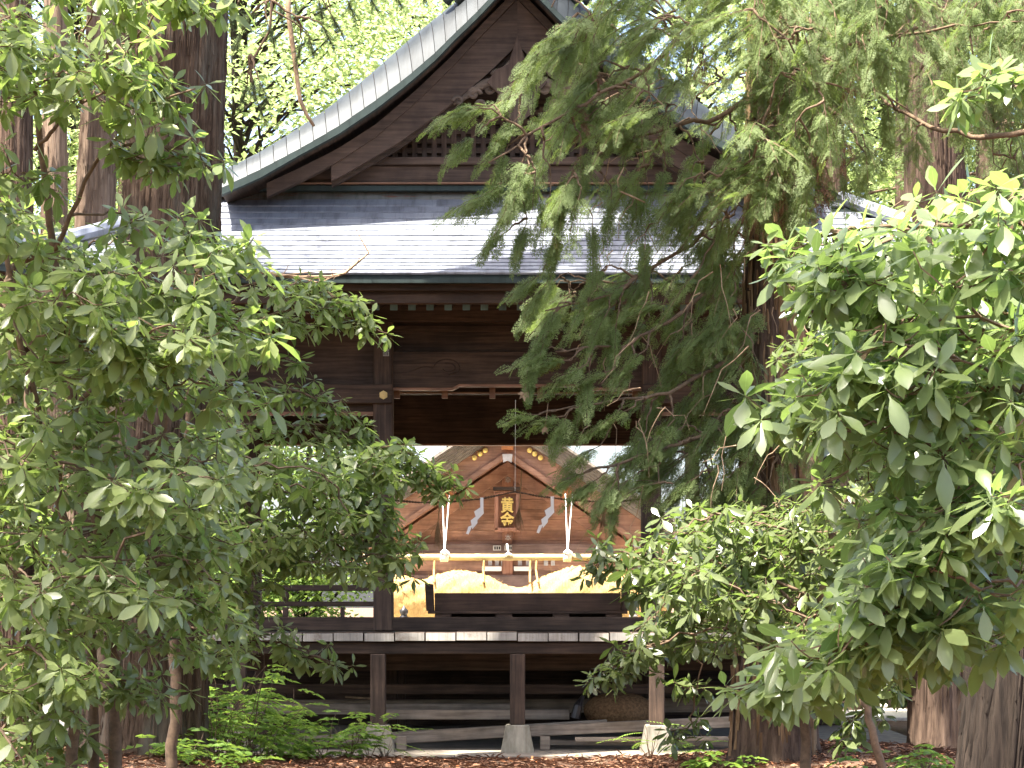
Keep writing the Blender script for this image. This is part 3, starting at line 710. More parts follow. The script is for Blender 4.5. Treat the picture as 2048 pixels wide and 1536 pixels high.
# ------------------------------------------------------------------ the shrine hall behind
HC, HY = 1015., 38.0
hall = thing('shrine_hall', 'reddish timber shrine hall with plain gable seen through the stage', 'shrine building', (sx(HC, HY), HY, 0))
HX = sx(HC, HY)
def hz(py, Y=HY): return z_(py, Y)
SL = .67
def gline(apex_py, dx, Y=HY): return z_(apex_py, HY) - SL*abs(dx)
zO, zI, zB, zB2 = z_(823, HY), z_(866, HY), z_(920, HY), z_(944, HY)
HW = 2.45
for s in (-1, 1):
    nl = 7
    for i in range(nl):                   # layered verge of the roof
        za = zO + (zI-zO)*i/nl; zb = zO + (zI-zO)*(i+1)/nl + .006; yy = 37.05 + .045*i
        MB().strip_y([(HX, za), (HX+s*HW, za-SL*HW)], [(HX, zb), (HX+s*HW, zb-SL*HW)], yy, yy+.3).build('verge_layer', M['hall_roof'], hall)
    MB().add([(HX, 37.06, zO+.004), (HX+s*HW, 37.06, zO-SL*HW+.004), (HX+s*HW, 44, zO-SL*HW+.004), (HX, 44, zO+.004),
              (HX+s*HW, 37.4, zO-SL*HW-.2), (HX+s*HW, 44, zO-SL*HW-.2)], [(0,1,2,3), (1,4,5,2)]).build('roof_slope', M['hall_roof'], hall)
    MB().strip_y([(HX, zI), (HX+s*(HW-.05), zI-SL*(HW-.05))], [(HX, zB), (HX+s*(HW-.05), zB-SL*(HW-.05))], 37.42, 37.50).build('barge_board', M['hall_x'], hall)
    MB().strip_y([(HX, zB+.10), (HX+s*(HW-.1), zB+.10-SL*(HW-.1))], [(HX, zB+.02), (HX+s*(HW-.1), zB+.02-SL*(HW-.1))], 37.39, 37.418).build('barge_moulding', M['hall_x'], hall)
    MB().strip_y([(HX, zB-.03), (HX+s*2.1, zB-.03-SL*2.1)], [(HX, zB2-.06), (HX+s*2.1, zB2-.06-SL*2.1)], 37.84, 37.95).build('gable_rafter', M['hall_x'], hall)
    MB().add([(HX, 37.45, zB+.06), (HX+s*HW, 37.45, zB+.06-SL*HW), (HX+s*HW, 38.6, zB+.06-SL*HW), (HX, 38.6, zB+.06)], [(0,1,2,3)]).build('soffit', M['hall_x'], hall)
    for k in range(3):                    # gilt nail heads on the barge board
        px = HC - s*(-1)*0; dx = (.415, .49, .575)[k]; c = np.array((HX+s*(dx-.09), 37.40, zI-SL*(dx-.09)-.075))
        mb = MB(); n = 14
        for r, d in ((.040, 0), (.036, .018), (.018, .03), (.002, .033)): mb.v += [tuple(c + (r*math.cos(2*math.pi*j/n), -d, r*math.sin(2*math.pi*j/n))) for j in range(n)]
        mb.f += [(i*n+j, i*n+(j+1) % n, (i+1)*n+(j+1) % n, (i+1)*n+j) for i in range(3) for j in range(n)]
        mb.build('gilt_nail_head', M['gold'], hall, True)
    # purlin ends with white ropes
    px = 1015 + s*119; x = HX + s*119*37.4/F
    MB().box(x-.07, x+.07, 37.30, 38.0, z_(995, 37.4), z_(975, 37.4), .006).build('purlin_end', M['cedar_new'], hall)
    MB().box(HX+s*1.78-.09, HX+s*1.78+.09, 37.9, 38.08, 0, 2.5, .01).build('hall_post', M['hall_z'], hall)
MB().box(HX-.085, HX+.085, 37.25, 38.0, z_(897, 37.4)-.02, z_(897, 37.4)+.2, .006).build('ridge_beam_end', M['cedar_new'], hall)
mb = MB().prism_y([(HX-.075, z_(908, 37.3)), (HX-.06, z_(925, 37.3)), (HX, z_(921, 37.3)), (HX+.06, z_(925, 37.3)), (HX+.075, z_(908, 37.3))][::-1], 37.30, 37.34); mb.build('carved_pendant', M['old_paper'], hall)
# wall planks
zt = zB-.02; ph = .152; zz = 1.0; k = 0
while zz < zt-.05:
    hw = min(1.80, max(.06, (zt - zz)/SL)); hw2 = min(1.80, max(.02, (zt-zz-ph)/SL))
    mb = MB(); y0 = 37.985 + random.uniform(-.004, .004)
    mb.prism_y([(HX-hw, zz+.003), (HX+hw, zz+.003), (HX+hw2, zz+ph-.003), (HX-hw2, zz+ph-.003)], y0, 38.03)
    mb.build('wall_plank', M['hall_x'], hall); zz += ph; k += 1
MB().prism_y([(HX-1.8, .1), (HX+1.8, .1), (HX+1.8, zB-SL*1.8+.1), (HX, zB+.1), (HX-1.8, zB-SL*1.8+.1)], 38.035, 38.07).build('wall_backing', M['hall_x'], hall)
MB().box(HX-.08, HX+.08, 37.93, 37.983, z_(1170, HY), z_(930, HY), .005).build('king_post', M['hall_z'], hall)
nk = MB().box(HX-1.85, HX+1.85, 37.88, 37.976, z_(1112, HY), z_(1088, HY), .006).build('tie_beam', M['hall_weathered'], hall)
MB().box(HX-1.85, HX+1.85, 37.90, 37.977, z_(1200, HY), z_(1150, HY), .006).build('lower_beam', M['hall_weathered'], hall)
for a, b_, c, d in ((986, 1002, 1091, 1101), (1009, 1024, 1091, 1101)):
    pp = MB().box(sx(a, 37.87), sx(b_, 37.87), 37.870, 37.8795, z_(d, 37.87), z_(c, 37.87)).build('paper_slip', M['old_paper'], nk)
    for q in range(3):
        xx = sx(a+2.5+q*4.5, 37.87); MB().box(xx, xx+.022, 37.866, 37.8695, z_(d-2, 37.87), z_(c+2, 37.87)).build('lettering', M['ink'], pp)
for a, b_ in ((964, 1003), (1028, 1063)):
    MB().box(sx(a, 37.87), sx(b_, 37.87), 37.90, 37.925, z_(1142, 37.87), z_(1133, 37.87)).build('paper_strip', M['paper'], hall)
for i, px in enumerate((976, 990, 1002, 1036, 1052, 1088, 1102)):
    MB().box(sx(px, 37.9), sx(px+8, 37.9), 37.955, 37.965, z_(1131, 37.9), z_(1120, 37.9)).build('paper_slip', M['old_paper'], hall)
for px, py, t in ((1016, 960, '\u5e78'), (1016, 1075, '\u672c')):
    text_mesh(t, .10, .002, M['old_paper'], 'lettering', hall, (sx(px, 37.92), 37.925, z_(py, 37.92)))
# plaque
pq = thing('plaque', 'upright framed wooden plaque with gold characters on the shrine hall gable', 'plaque', (HX, 37.6, z_(1060, 37.6)))
MB().box(sx(997, 37.6), sx(1032, 37.6), 37.60, 37.64, z_(1056, 37.6), z_(988, 37.6), .004).build('panel', M['hall_z'], pq)
for a, b_, c, d in ((989, 997, 984, 1061), (1032, 1040, 984, 1061), (989, 1040, 981, 988.2), (989, 1040, 1055.8, 1063)):
    MB().box(sx(a, 37.6), sx(b_, 37.6), 37.545, 37.645, z_(d, 37.6), z_(c, 37.6), .008).build('frame', M['hall_z'], pq)
MB().box(sx(1008, 37.7), sx(1022, 37.7), 37.65, 37.93, z_(1052, 37.7), z_(1040, 37.7)).build('bracket', M['hall_z'], pq)
MB().box(sx(986, 37.6), sx(1043, 37.6), 37.50, 37.68, z_(981, 37.6)+.001, z_(974, 37.6), .006).build('hood', M['stage_x'], pq)
text_mesh('\u9ec4', .235, .012, M['gold'], 'gold_character', pq, (sx(1014.5, 37.6), 37.575, z_(1010, 37.6)), (.82, 1.02), .006)
text_mesh('\u91d1', .235, .012, M['gold'], 'gold_character', pq, (sx(1014.5, 37.6), 37.575, z_(1039, 37.6)), (.86, 1.02), .006)
# bamboo pole on white ropes and the giant straw rope
YPo = 36.7
pole = thing('bamboo_pole', 'pale horizontal bamboo pole hung on white ropes before the shrine hall', 'pole', tuple(P(1015, 1115, YPo)))
pm = MB(); xs_ = np.linspace(700, 1330, 90); rad = [.048 + (.006 if i % 9 == 0 else 0) for i in range(90)]
pm.tube([P(p, 1114.5, YPo) for p in xs_], rad, 14); pm.build('cane', M['bamboo'], pole, True)
for s in (-1, 1):
    c = 1012 + s*123
    for d in (-6, 8):
        mb = MB(); a = P(c+d+2, 988, 37.25); b = P(c, 1106, YPo)
        mb.tube([a*(1-t)+b*t for t in np.linspace(0, 1, 8)], .0085, 6); mb.build('hanging_rope', M['rope_white'], pole)
    mb = MB()
    for k in range(5):
        t = np.linspace(0, 2*np.pi, 14); q = P(c-6+k*3.2, 1114.5, YPo); mb.tube([q + .058*np.array((0.15*math.sin(w), math.cos(w), math.sin(w))) for w in t], .014, 6)
    q = P(c, 1106, YPo-.05); mb.tube([q + (-.05, 0, 0), q + (0, -.03, .035), q + (.05, 0, .0), q + (.07, -.02, -.05)], [.02, .03, .025, .012], 8)
    mb.build('rope_knot', M['rope_white'], pole, True)
mb = MB(); q = P(1016, 1110, YPo-.05); mb.tube([P(1014, 1088, YPo), P(1016, 1100, YPo-.03), P(1018, 1109, YPo-.05)], .013, 6); mb.tube([q+(-.04,0,-.01), q+(0,-.02,.02), q+(.05,0,0)], .022, 8); mb.build('rope_knot', M['rope_white'], pole, True)
sh = thing('giant_straw_rope', 'massive golden straw rope with two swelling humps below the bamboo pole', 'straw rope', tuple(P(1040, 1200, 36.6)))
tops = [(700,1185),(740,1160),(790,1150),(815,1152),(845,1163),(870,1150),(900,1143),(940,1142),(980,1154),(1010,1170),(1032,1178),(1050,1174),(1080,1158),(1120,1140),(1160,1133),(1210,1140),(1250,1152),(1300,1150),(1340,1170)]
tops = np.array(tops, float)
n, m = 220, 48; px = np.linspace(764, 1335, n); ty = np.interp(px, tops[:, 0], tops[:, 1])
ty = np.convolve(np.pad(ty, 4, 'edge'), np.ones(9)/9, 'valid')
bot = 1262 - 18*np.sin((px-705)/630*np.pi*2.4)
V = np.zeros((n, m, 3)); ang = np.linspace(0, 2*np.pi, m, endpoint=False)
for i in range(n):
    zt_, zb_ = z_(ty[i], 36.6), z_(bot[i], 36.6); r = (zt_-zb_)/2; c = (zt_+zb_)/2; x = sx(px[i], 36.6)
    r *= min(1, math.sqrt(max(0, (px[i]-762)/14)), math.sqrt(max(0, (1337-px[i])/14))); rr = r*(1 + .035*np.sin(ang*9 + px[i]*.11) + .02*np.sin(ang*31+px[i]*.31) + .012*rng.normal(size=m))
    V[i] = np.stack([np.full(m, x), 36.6 + .62*rr*np.cos(ang), c + rr*np.sin(ang)], 1)
i, j = np.meshgrid(np.arange(n-1), np.arange(m), indexing='ij'); A = (i*m+j).ravel(); B = (i*m+(j+1) % m).ravel()
fast_mesh('straw_body', V.reshape(-1, 3), np.stack([A, B, B+m, A+m], 1), M['straw'], sh, smooth=True)
mb = MB()
for k in range(420):
    p = random.uniform(780, 1325); a0 = random.uniform(.3, math.pi+.9); i = int((p-764)/571*(n-1)); q = V[i, int(a0/(2*math.pi)*m) % m]
    d = unit(np.array((random.gauss(0, 1), -abs(random.gauss(0, .5)), random.gauss(.2, .7)))); mb.tube([q - d*.01, q + d*random.uniform(.03, .09)], [.004, .001], 3, False)
mb.build('loose_straw', M['straw'], sh)
for p0, top in ((868, 1110), (967, 1108), (1060, 1108), (1072, 1108)):
    mb = MB(); mb.tube([P(p0+2, top, YPo), P(p0, 1140, YPo-.06), P(p0+(0 if p0 != 1072 else 4), 1165, 36.38)], .016, 6); mb.build('binding_rope', M['straw'], sh)
# handrail posts with onion finials in front of the hall
for px, py, mt, lab in ((808, 1212, 'black', 'dark rail post with onion shaped finial under the drooping straw rope'), (1267, 1209, 'whitewash', 'rail post with onion shaped finial coloured pale as if sunlit, near the bamboo pole end')):  # pale finial colour stands in for sunlight on it
    Yq = 35.6; b = P(px, py, Yq); t = thing('rail_post', lab, 'post', (b[0], Yq, 0))
    MB().lathe((b[0], Yq, 0), [(.055, 0), (.055, b[2]-.18)], 12).build('shaft', M['hall_z'], t)
    MB().lathe((b[0], Yq, b[2]-.18), [(.060, 0), (.062, .03), (.045, .045), (.045, .06), (.062, .09), (.06, .12), (.03, .15), (.012, .175), (.004, .19)], 14).build('finial', M[mt], t, True)
    sg = 1 if px > 1000 else -1
    for q in (.30, .55): MB().bar((b[0]+sg*.05, Yq, b[2]-q), (b[0]+sg*.9, Yq, b[2]-q-.03), .05, .05).build('rail', M['hall_x'], t)
st = thing('stone_steps', 'pale stone steps leading up to the shrine hall', 'steps', (HX, 36.9, 0))
for k in range(3): MB().box(HX-1.5, HX+1.5, 36.75+.3*k, 37.9, .012+.17*k, .18+.17*k, .01).build('step', M['granite'], st)
# ------------------------------------------------------------------ foliage tools
def leaf_template():
    # obovate leaf, length along x: rows of (t, half width); 3 points across, folded at the rib
    rows = [(0, .012), (.14, .018), (.34, .100), (.60, .160), (.84, .105), (1.0, .003)]
    V = []; mid = []
    for t, w in rows:
        for k, sgn in enumerate((-1, 0, 1)):
            V.append((t, sgn*w, .09*abs(sgn)*w*2 - .10*t*t)); mid.append(abs(sgn))
    Q = []
    for r in range(len(rows)-1):
        for k in (0, 1): a = 3*r+k; Q.append((a, a+3, a+4, a+1))
    return np.array(V), np.array(Q)[:, ::-1], np.array(mid, float)
LT, LQ, LM = leaf_template()
def small_template():      # 2-quad simple leaf
    V = np.array([(0,0,0), (.45,-.28,.06), (.5,0,0), (.45,.28,.06), (1,0,-.12)], float)
    return V[[0,1,4,3]], np.array([(0,1,2), (0,2,3)]), np.zeros(4)
ST, SQ, SM = small_template()
def frame(D, N):
    D = unit(D); S = unit(np.cross(N, D)); N2 = np.cross(D, S); return D, S, N2
def leaf_arrays(T, Q, Mid, O, D, N, L, W, curl=None):
    D, S, N2 = frame(D, N); m, k = len(O), len(T)
    cz = 1.0 if curl is None else curl[:, None]
    V = O[:, None] + L[:, None, None]*(T[None, :, 0:1]*D[:, None] + (T[None, :, 2]*cz)[..., None]*N2[:, None]) + (L*W)[:, None, None]*T[None, :, 1:2]*S[:, None]
    QQ = (Q[None] + (np.arange(m)*k)[:, None, None]).reshape(-1, Q.shape[1])
    return V.reshape(-1, 3), QQ, np.tile(Mid, m)
def leaf_mesh(name, T, Q, Mid, O, D, N, L, W, tint, mat, parent, kind='stuff', curl=None, smooth=False):
    V, QQ, md = leaf_arrays(T, Q, Mid, O, D, N, L, W, curl)
    o = fast_mesh(name, V, QQ, mat, parent, {'tint': np.repeat(tint, len(T)), 'mid': md}, smooth)
    if kind: o['kind'] = kind
    return o
_single = {}
def single_leaf(mat, tint_i, curl_i, name='leaf'):
    key = (mat.name, tint_i, curl_i)
    if key not in _single:
        o = leaf_mesh(name, LT, LQ, LM, np.zeros((1,3)), np.array([[1.,0,0]]), np.array([[0,0,1.]]), np.ones(1), np.ones(1), np.array([(tint_i+.5)/6]), mat, None, None, np.array([-.1+1.0*curl_i]), True)
        _single[key] = o.data; bpy.data.objects.remove(o)
    return _single[key]

def rosettes(C, A, L0, rg, nmin=7, nmax=12):
    """whorls of leaves at twig ends C with axis A"""
    O, D, N, L = [], [], [], []
    for c, a in zip(C, A):
        n = rg.integers(nmin, nmax+1); a = a/np.linalg.norm(a)
        u = np.cross(a, (0.3, .9, .1)); u /= np.linalg.norm(u); v = np.cross(a, u)
        az = np.arange(n)*2.39996 + rg.uniform(0, 6.28); k = np.arange(n)/n
        el = .75 - 1.75*k + rg.normal(0, .18, n)          # young leaves upright, old leaves hang
        r = np.cos(az)[:, None]*u + np.sin(az)[:, None]*v
        d = r*np.cos(el)[:, None] + a*np.sin(el)[:, None]; d[:, 2] -= .12 + .48*k
        nn = a*np.cos(el)[:, None] - r*np.sin(el)[:, None] + rg.normal(0, .22, (n, 3))
        O.append(c + r*.006 - a*(.035*k)[:, None]); D.append(d); N.append(nn); L.append(L0*rg.uniform(.68, 1.16)*(.55 + .55*np.sin(np.pi*(k*.8+.12)))*rg.uniform(.72, 1.18, n))
    return tuple(np.concatenate(x) for x in (O, D, N, L))

def twig_mesh(parts, n=4):
    """parts: list of (pts, r0, r1)"""
    mb = MB()
    for pts, r0, r1 in parts: mb.tube(pts, np.linspace(r0, r1, len(pts)), (3 if r0 < .006 else n) if r0 < .012 else 8, False)
    return mb
def curve3(a, b, sag=.0, rg=None, n=5, wig=.03):
    a, b = np.array(a, float), np.array(b, float); t = np.linspace(0, 1, n)[:, None]
    p = a*(1-t) + b*t; L = np.linalg.norm(b-a); p[:, 2] += sag*L*np.sin(np.pi*t[:, 0])
    if rg is not None: p[1:-1] += rg.normal(0, wig*L, (n-2, 3))
    return p
def in_poly(pt, poly):
    x, y = pt; c = False; n = len(poly)
    for i in range(n):
        (x0, y0), (x1, y1) = poly[i], poly[i-1]
        if (y0 > y) != (y1 > y) and x < (x1-x0)*(y-y0)/(y1-y0)+x0: c = not c
    return c
def sample_poly(poly, n, rg):
    p = np.array(poly, float); lo, hi = p.min(0), p.max(0); out = []
    while len(out) < n:
        q = rg.uniform(lo, hi)
        if in_poly(q, poly): out.append(q)
    return np.array(out)

def broadleaf(name, label, stems, limbs, clumps, L0, mat, seed, out_dir, nros=(5, 8), spread=(.30, .22, .07), singles=260, group=None, stem_mat='twig'):
    """stems: list of [pts], radius; limbs: list of polylines; clumps: (px,py,Y)"""
    rg = np.random.default_rng(seed); base = np.array(stems[0][0][0]); t = thing(name, label, 'tree', tuple(base), group)
    skel = []
    for pts, r0, r1 in stems:
        pts = np.array(pts, float); mb = MB(); ts = np.linspace(0, 1, 26); d = np.linspace(0, 1, len(pts))
        q = np.stack([np.interp(ts, d, pts[:, i]) for i in range(3)], 1); q[1:] += rg.normal(0, .012, (25, 3))
        mb.tube(q, np.linspace(r0, r1, 26), 10); mb.build('trunk', M[stem_mat], t, True); skel += [(p, r) for p, r in zip(q[6:], np.linspace(r0, r1, 26)[6:])]
    tw = []
    for pts, r0, r1 in limbs:
        pts = np.array(pts, float); ts = np.linspace(0, 1, 16); d = np.linspace(0, 1, len(pts))
        q = np.stack([np.interp(ts, d, pts[:, i]) for i in range(3)], 1); q[1:] += rg.normal(0, .01, (15, 3))
        mb = MB(); mb.tube(q, np.linspace(r0, r1, 16), 8); mb.build('limb', M[stem_mat], t, True); skel += [(p, r) for p, r in zip(q, np.linspace(r0, r1, 16))]
    SP = np.array([s[0] for s in skel])
    RC, RA = [], []
    order = sorted(clumps, key=lambda c: np.min(np.linalg.norm(SP - P(*c[:3]), axis=1)))
    for c in order:
        c3 = P(*c[:3]); od = np.array(c[3] if len(c) > 3 else out_dir, float); od = od/np.linalg.norm(od)
        d = np.linalg.norm((SP - (c3 - od*.25)), axis=1); k = int(np.argmin(d)); root = SP[k]
        q = curve3(root, c3, .06, rg, 7, .035); tw.append((q, .010, .005)); SP = np.concatenate([SP, q[2:]])
        side = np.cross(od, (0, 0, 1)); side /= np.linalg.norm(side)
        for i in range(rg.integers(nros[0], nros[1]+1)):
            a, b = rg.uniform(-.9, 1), rg.uniform(-1, 1)
            if i == 0: a, b = .9, 0
            p = c3 + od*a*spread[0] + side*b*spread[1] + np.array((0, 0, rg.normal(0, spread[2]) - .05*max(a, 0)))
            q2 = curve3(c3 + od*(a*.3*spread[0]) - (0,0,.02), p, -.10, rg, 4, .03); tw.append((q2, .0048, .0034))
            RC.append(p); RA.append(od*rg.uniform(.2, .75) + side*b*.35 + np.array((0, 0, 1.0)) + rg.normal(0, .15, 3))
    twig_mesh(tw).build('twigs', M[stem_mat], t)['kind'] = 'stuff'
    O, D, N, L = rosettes(RC, RA, L0, rg); m = len(O)
    tint = np.clip(rg.beta(2.2, 2.2, m)*.9 + rg.uniform(-.05, .1), 0, 1); W = rg.uniform(.98, 1.32, m)
    # biggest in the picture become leaves of their own
    px = CX + O[:, 0]*F/O[:, 1]; py = HZ - (O[:, 2]-EYE)*F/O[:, 1]
    inf = (px > -20) & (px < 2068) & (py > -20) & (py < 1556); sc = np.where(inf, L/O[:, 1], 0); idx = np.argsort(-sc)[:singles]
    Df, Sf, Nf = frame(D, N); org = ORG[t]
    for i in idx:
        o = bpy.data.objects.new('leaf', single_leaf(mat, int(min(5, tint[i]*6)), int(i % 3))); link(o, t)
        mt = Matrix(((Df[i,0]*L[i], Sf[i,0]*L[i]*W[i], Nf[i,0]*L[i], O[i,0]-org[0]), (Df[i,1]*L[i], Sf[i,1]*L[i]*W[i], Nf[i,1]*L[i], O[i,1]-org[1]), (Df[i,2]*L[i], Sf[i,2]*L[i]*W[i], Nf[i,2]*L[i], O[i,2]-org[2]), (0,0,0,1)))
        o.matrix_local = mt
    rest = np.ones(m, bool); rest[idx] = False
    leaf_mesh('foliage', LT, LQ, LM, O[rest], D[rest], N[rest], L[rest], W[rest], tint[rest], mat, t, 'stuff', rg.normal(.75, .75, rest.sum()), True)
    return t

# conifer spray: flat, twice-branched frond made of narrow diamonds
def frond_template(nb=9, seed=0, sub=3):
    rg = np.random.default_rng(seed); V = []; Q = []
    def dia(a, d, L, w, z=0.0):
        a = np.array(a); d = np.array(d)/np.linalg.norm(d); s = np.array((-d[1], d[0], 0)); b = len(V)
        V.extend([a + d*L*.1 - s*w, a + d*L*.3 + s*w, a + d*L*1.05 - (0,0,L*.12)]); Q.append((b, b+1, b+2))
    for i in range(nb):
        t = .08 + .88*i/nb
        for sg in (-1, 1):
            L = .42*(1-t)**.7*rg.uniform(.8, 1.15)+.05; ang = R(46)+rg.normal(0, .1); a = (t+rg.uniform(-.02,.02), 0, -.22*t*t)
            d = np.array((math.cos(ang), sg*math.sin(ang), 0)); dia(a, d, L, .017)
            for k in range(sub):
                q = .22 + .62*k/(sub-.5)
                for s2 in (-1, 1):
                    an2 = ang*sg + s2*R(42); dia(np.array(a)+d*L*q, (math.cos(an2), math.sin(an2), 0), L*.42*(1-.42*q), .0185)
    dia((0,0,0), (1,0,0), .5, .008); dia((.4,0,-.035), (1,0,0), .6, .012)
    return np.array(V), np.array(Q), np.zeros(len(V))
FT, FQ, FM = frond_template(8, 0, 2)
FT2, FQ2, FM2 = frond_template(4, 3, 2)
def needle_template(n=34, seed=5):    # cedar shoot: awl needles round a drooping axis
    rg = np.random.default_rng(seed); V = []; Q = []
    for i in range(n):
        t = i/n; a = np.array((t, 0, -.15*t*t)); az = i*2.4; L = .26*(1-.5*t)
        d = np.array((.78, .62*math.cos(az), .62*math.sin(az))); s = unit(np.cross(d, (0.2, .3, .9)))*.011; b = len(V)
        V += [a - s, a + d*L*.55 - s*.7 + (0,0,0), a + d*L + (.05*L,0,0), a + d*L*.5 + s]; Q.append((b, b+1, b+2, b+3))
    b = len(V); V += [np.array((0,0,-.012)), np.array((.6,0,-.06)), np.array((1,0,-.15)), np.array((.0,0,.012))]; Q.append((b,b+1,b+2,b+3))
    return np.array(V), np.array(Q), np.zeros(len(V))
NT, NQ, NM = needle_template()

def conifer_clumps(clumps, L0, rg, mats, t, skel, tmpl=(None,), nf=(16, 24), spread=.34, droop=.9, fan=0., tw=None):
    """each clump = a bough end: fronds along a drooping shoot"""
    SP = np.array(skel); O, D, N, L = [], [], [], []; tw = [] if tw is None else tw
    for c in clumps:
        c3 = P(*c[:3]); od = np.array(c[3] if len(c) > 3 else (-.7, -.2, -.45), float); od /= np.linalg.norm(od); ln = (c[4] if len(c) > 4 else 1.0)*spread
        d = np.linalg.norm(SP - (c3-od*.3), axis=1); k = int(np.argmin(d))
        q = curve3(SP[k], c3 - od*ln*.5, .08, rg, 8, .03); tw.append((q, .012, .005)); SP = np.concatenate([SP, q[3:]])
        ax = [c3 - od*ln*.5 + od*ln*1.5*s + np.array((0, 0, -.30*ln*s*s)) for s in np.linspace(0, 1, 6)]; tw.append((np.array(ax), .005, .0015))
        side = unit(np.cross(od, (0, 0, 1.)))
        n = rg.integers(*nf)
        shoots = [od, unit(od + side*rg.uniform(.35, .8) + rg.normal(0, .12, 3)), unit(od - side*rg.uniform(.35, .8) + rg.normal(0, .12, 3))] if fan == 0 else [od]
        for q_ in shoots[1:]: tw.append((np.array([c3 - od*ln*.3 + q_*ln*1.1*s + np.array((0, 0, -.30*ln*s*s)) for s in np.linspace(0, 1, 5)]), .0035, .0012))
        for i in range(n):
            s = (i//3)/(n/3); od_ = shoots[i % len(shoots)]; p = c3 - od*ln*.3 + od_*ln*(1.3 if i % 3 == 0 else 1.0)*s + np.array((0, 0, -.30*ln*s*s)); sg = 1 if (i//3) % 2 else -1
            dd = od_*rg.uniform(.4, 1.0) + side*sg*rg.uniform(.35, 1.2)*(1-.4*s) + np.array((0, 0, -rg.uniform(.05, droop))) + rg.normal(0, .15+fan, 3)
            O.append(p); D.append(dd); N.append(np.array((0, 0, 1.)) + side*sg*rg.uniform(-.2, .9) + np.array((0, -.5, 0)) + rg.normal(0, .3, 3)); L.append(L0*rg.uniform(.6, 1.15)*(1-.35*s))
    return np.array(O), np.array(D), np.array(N), np.array(L), tw

def trunk(name, pts, rad, mat, parent, nseg=90, nr=72, ridge=.05, seed=0, flare=.0):
    rg = np.random.default_rng(seed); pts = np.array(pts, float); d = np.linspace(0, 1, len(pts)); ts = np.linspace(0, 1, nseg)
    c = np.stack([np.interp(ts, d, pts[:, i]) for i in range(3)], 1); r = np.interp(ts, np.linspace(0, 1, len(rad)), rad)
    a = np.linspace(0, 2*np.pi, nr, endpoint=False); V = np.zeros((nseg, nr, 3)); z = c[:, 2]
    w = np.zeros((nseg, nr)); 
    for k in (3, 5, 8, 13, 19, 27, 36):
        ph = rg.uniform(0, 6.28); amp = ridge*(.6 if k < 8 else .5)*rg.uniform(.5, 1)
        w += amp*np.sin(k*a[None] + ph + .5*np.sin(z*rg.uniform(.3, 1.1)+ph)[:, None]*(3 if k > 8 else 1))/(1 + .02*k)
    w += ridge*.25*rg.normal(size=(nseg, nr))
    fl = 1 + flare*np.exp(-(z - z[0])/.35)[:, None]*(1 + .5*np.sin(a*5+1)[None])
    rr = r[:, None]*fl*(1 + w)
    V[..., 0] = c[:, 0:1] + rr*np.cos(a); V[..., 1] = c[:, 1:2] + rr*np.sin(a); V[..., 2] = z[:, None]
    i, j = np.meshgrid(np.arange(nseg-1), np.arange(nr), indexing='ij'); A = (i*nr+j).ravel(); B = (i*nr+(j+1) % nr).ravel()
    return fast_mesh(name, V.reshape(-1, 3), np.stack([A, B, B+nr, A+nr], 1), mat, parent, smooth=True)

def high_crown(t, cx, cy, z0, z1, r0, n, rg, mat, L0=.75):
    """upper crown of a tall conifer, above the picture: boughs with hanging sprays"""
    boughs = []; O, D, N, L = [], [], [], []; mb = MB()
    for i in range(n):
        z = rg.uniform(z0, z1); az = rg.uniform(0, 6.28); rr = r0*(1-.75*(z-z0)/(z1-z0))*rg.uniform(.55, 1.1); h = np.array((math.cos(az), math.sin(az), 0))
        a = np.array((cx, cy, z)); b = a + h*rr + (0, 0, -.18*rr); q = curve3(a, b, .08, None, 6); mb.tube(q, np.linspace(.05, .012, 6), 5, False)
        for k in range(16):
            s = rg.uniform(.3, 1.05); p = a + (b-a)*s + rg.normal(0, .22, 3)
            O.append(p); D.append(h*rg.uniform(.3, 1) + rg.normal(0, .55, 3) + (0, 0, -.4)); N.append(np.array((0, 0, 1.)) + rg.normal(0, .4, 3)); L.append(L0*rg.uniform(.6, 1.2))
    mb.build('upper_boughs', M['bark_dark'], t)['kind'] = 'stuff'
    O, D, N, L = map(np.array, (O, D, N, L))
    leaf_mesh('upper_crown', FT2, FQ2, FM2, O, D, N, L, np.full(len(O), 1.6), rg.uniform(0, 1, len(O)), mat, t)

# ------------------------------------------------------------------ conifers
def G(x, y): return float(gz(x, y))
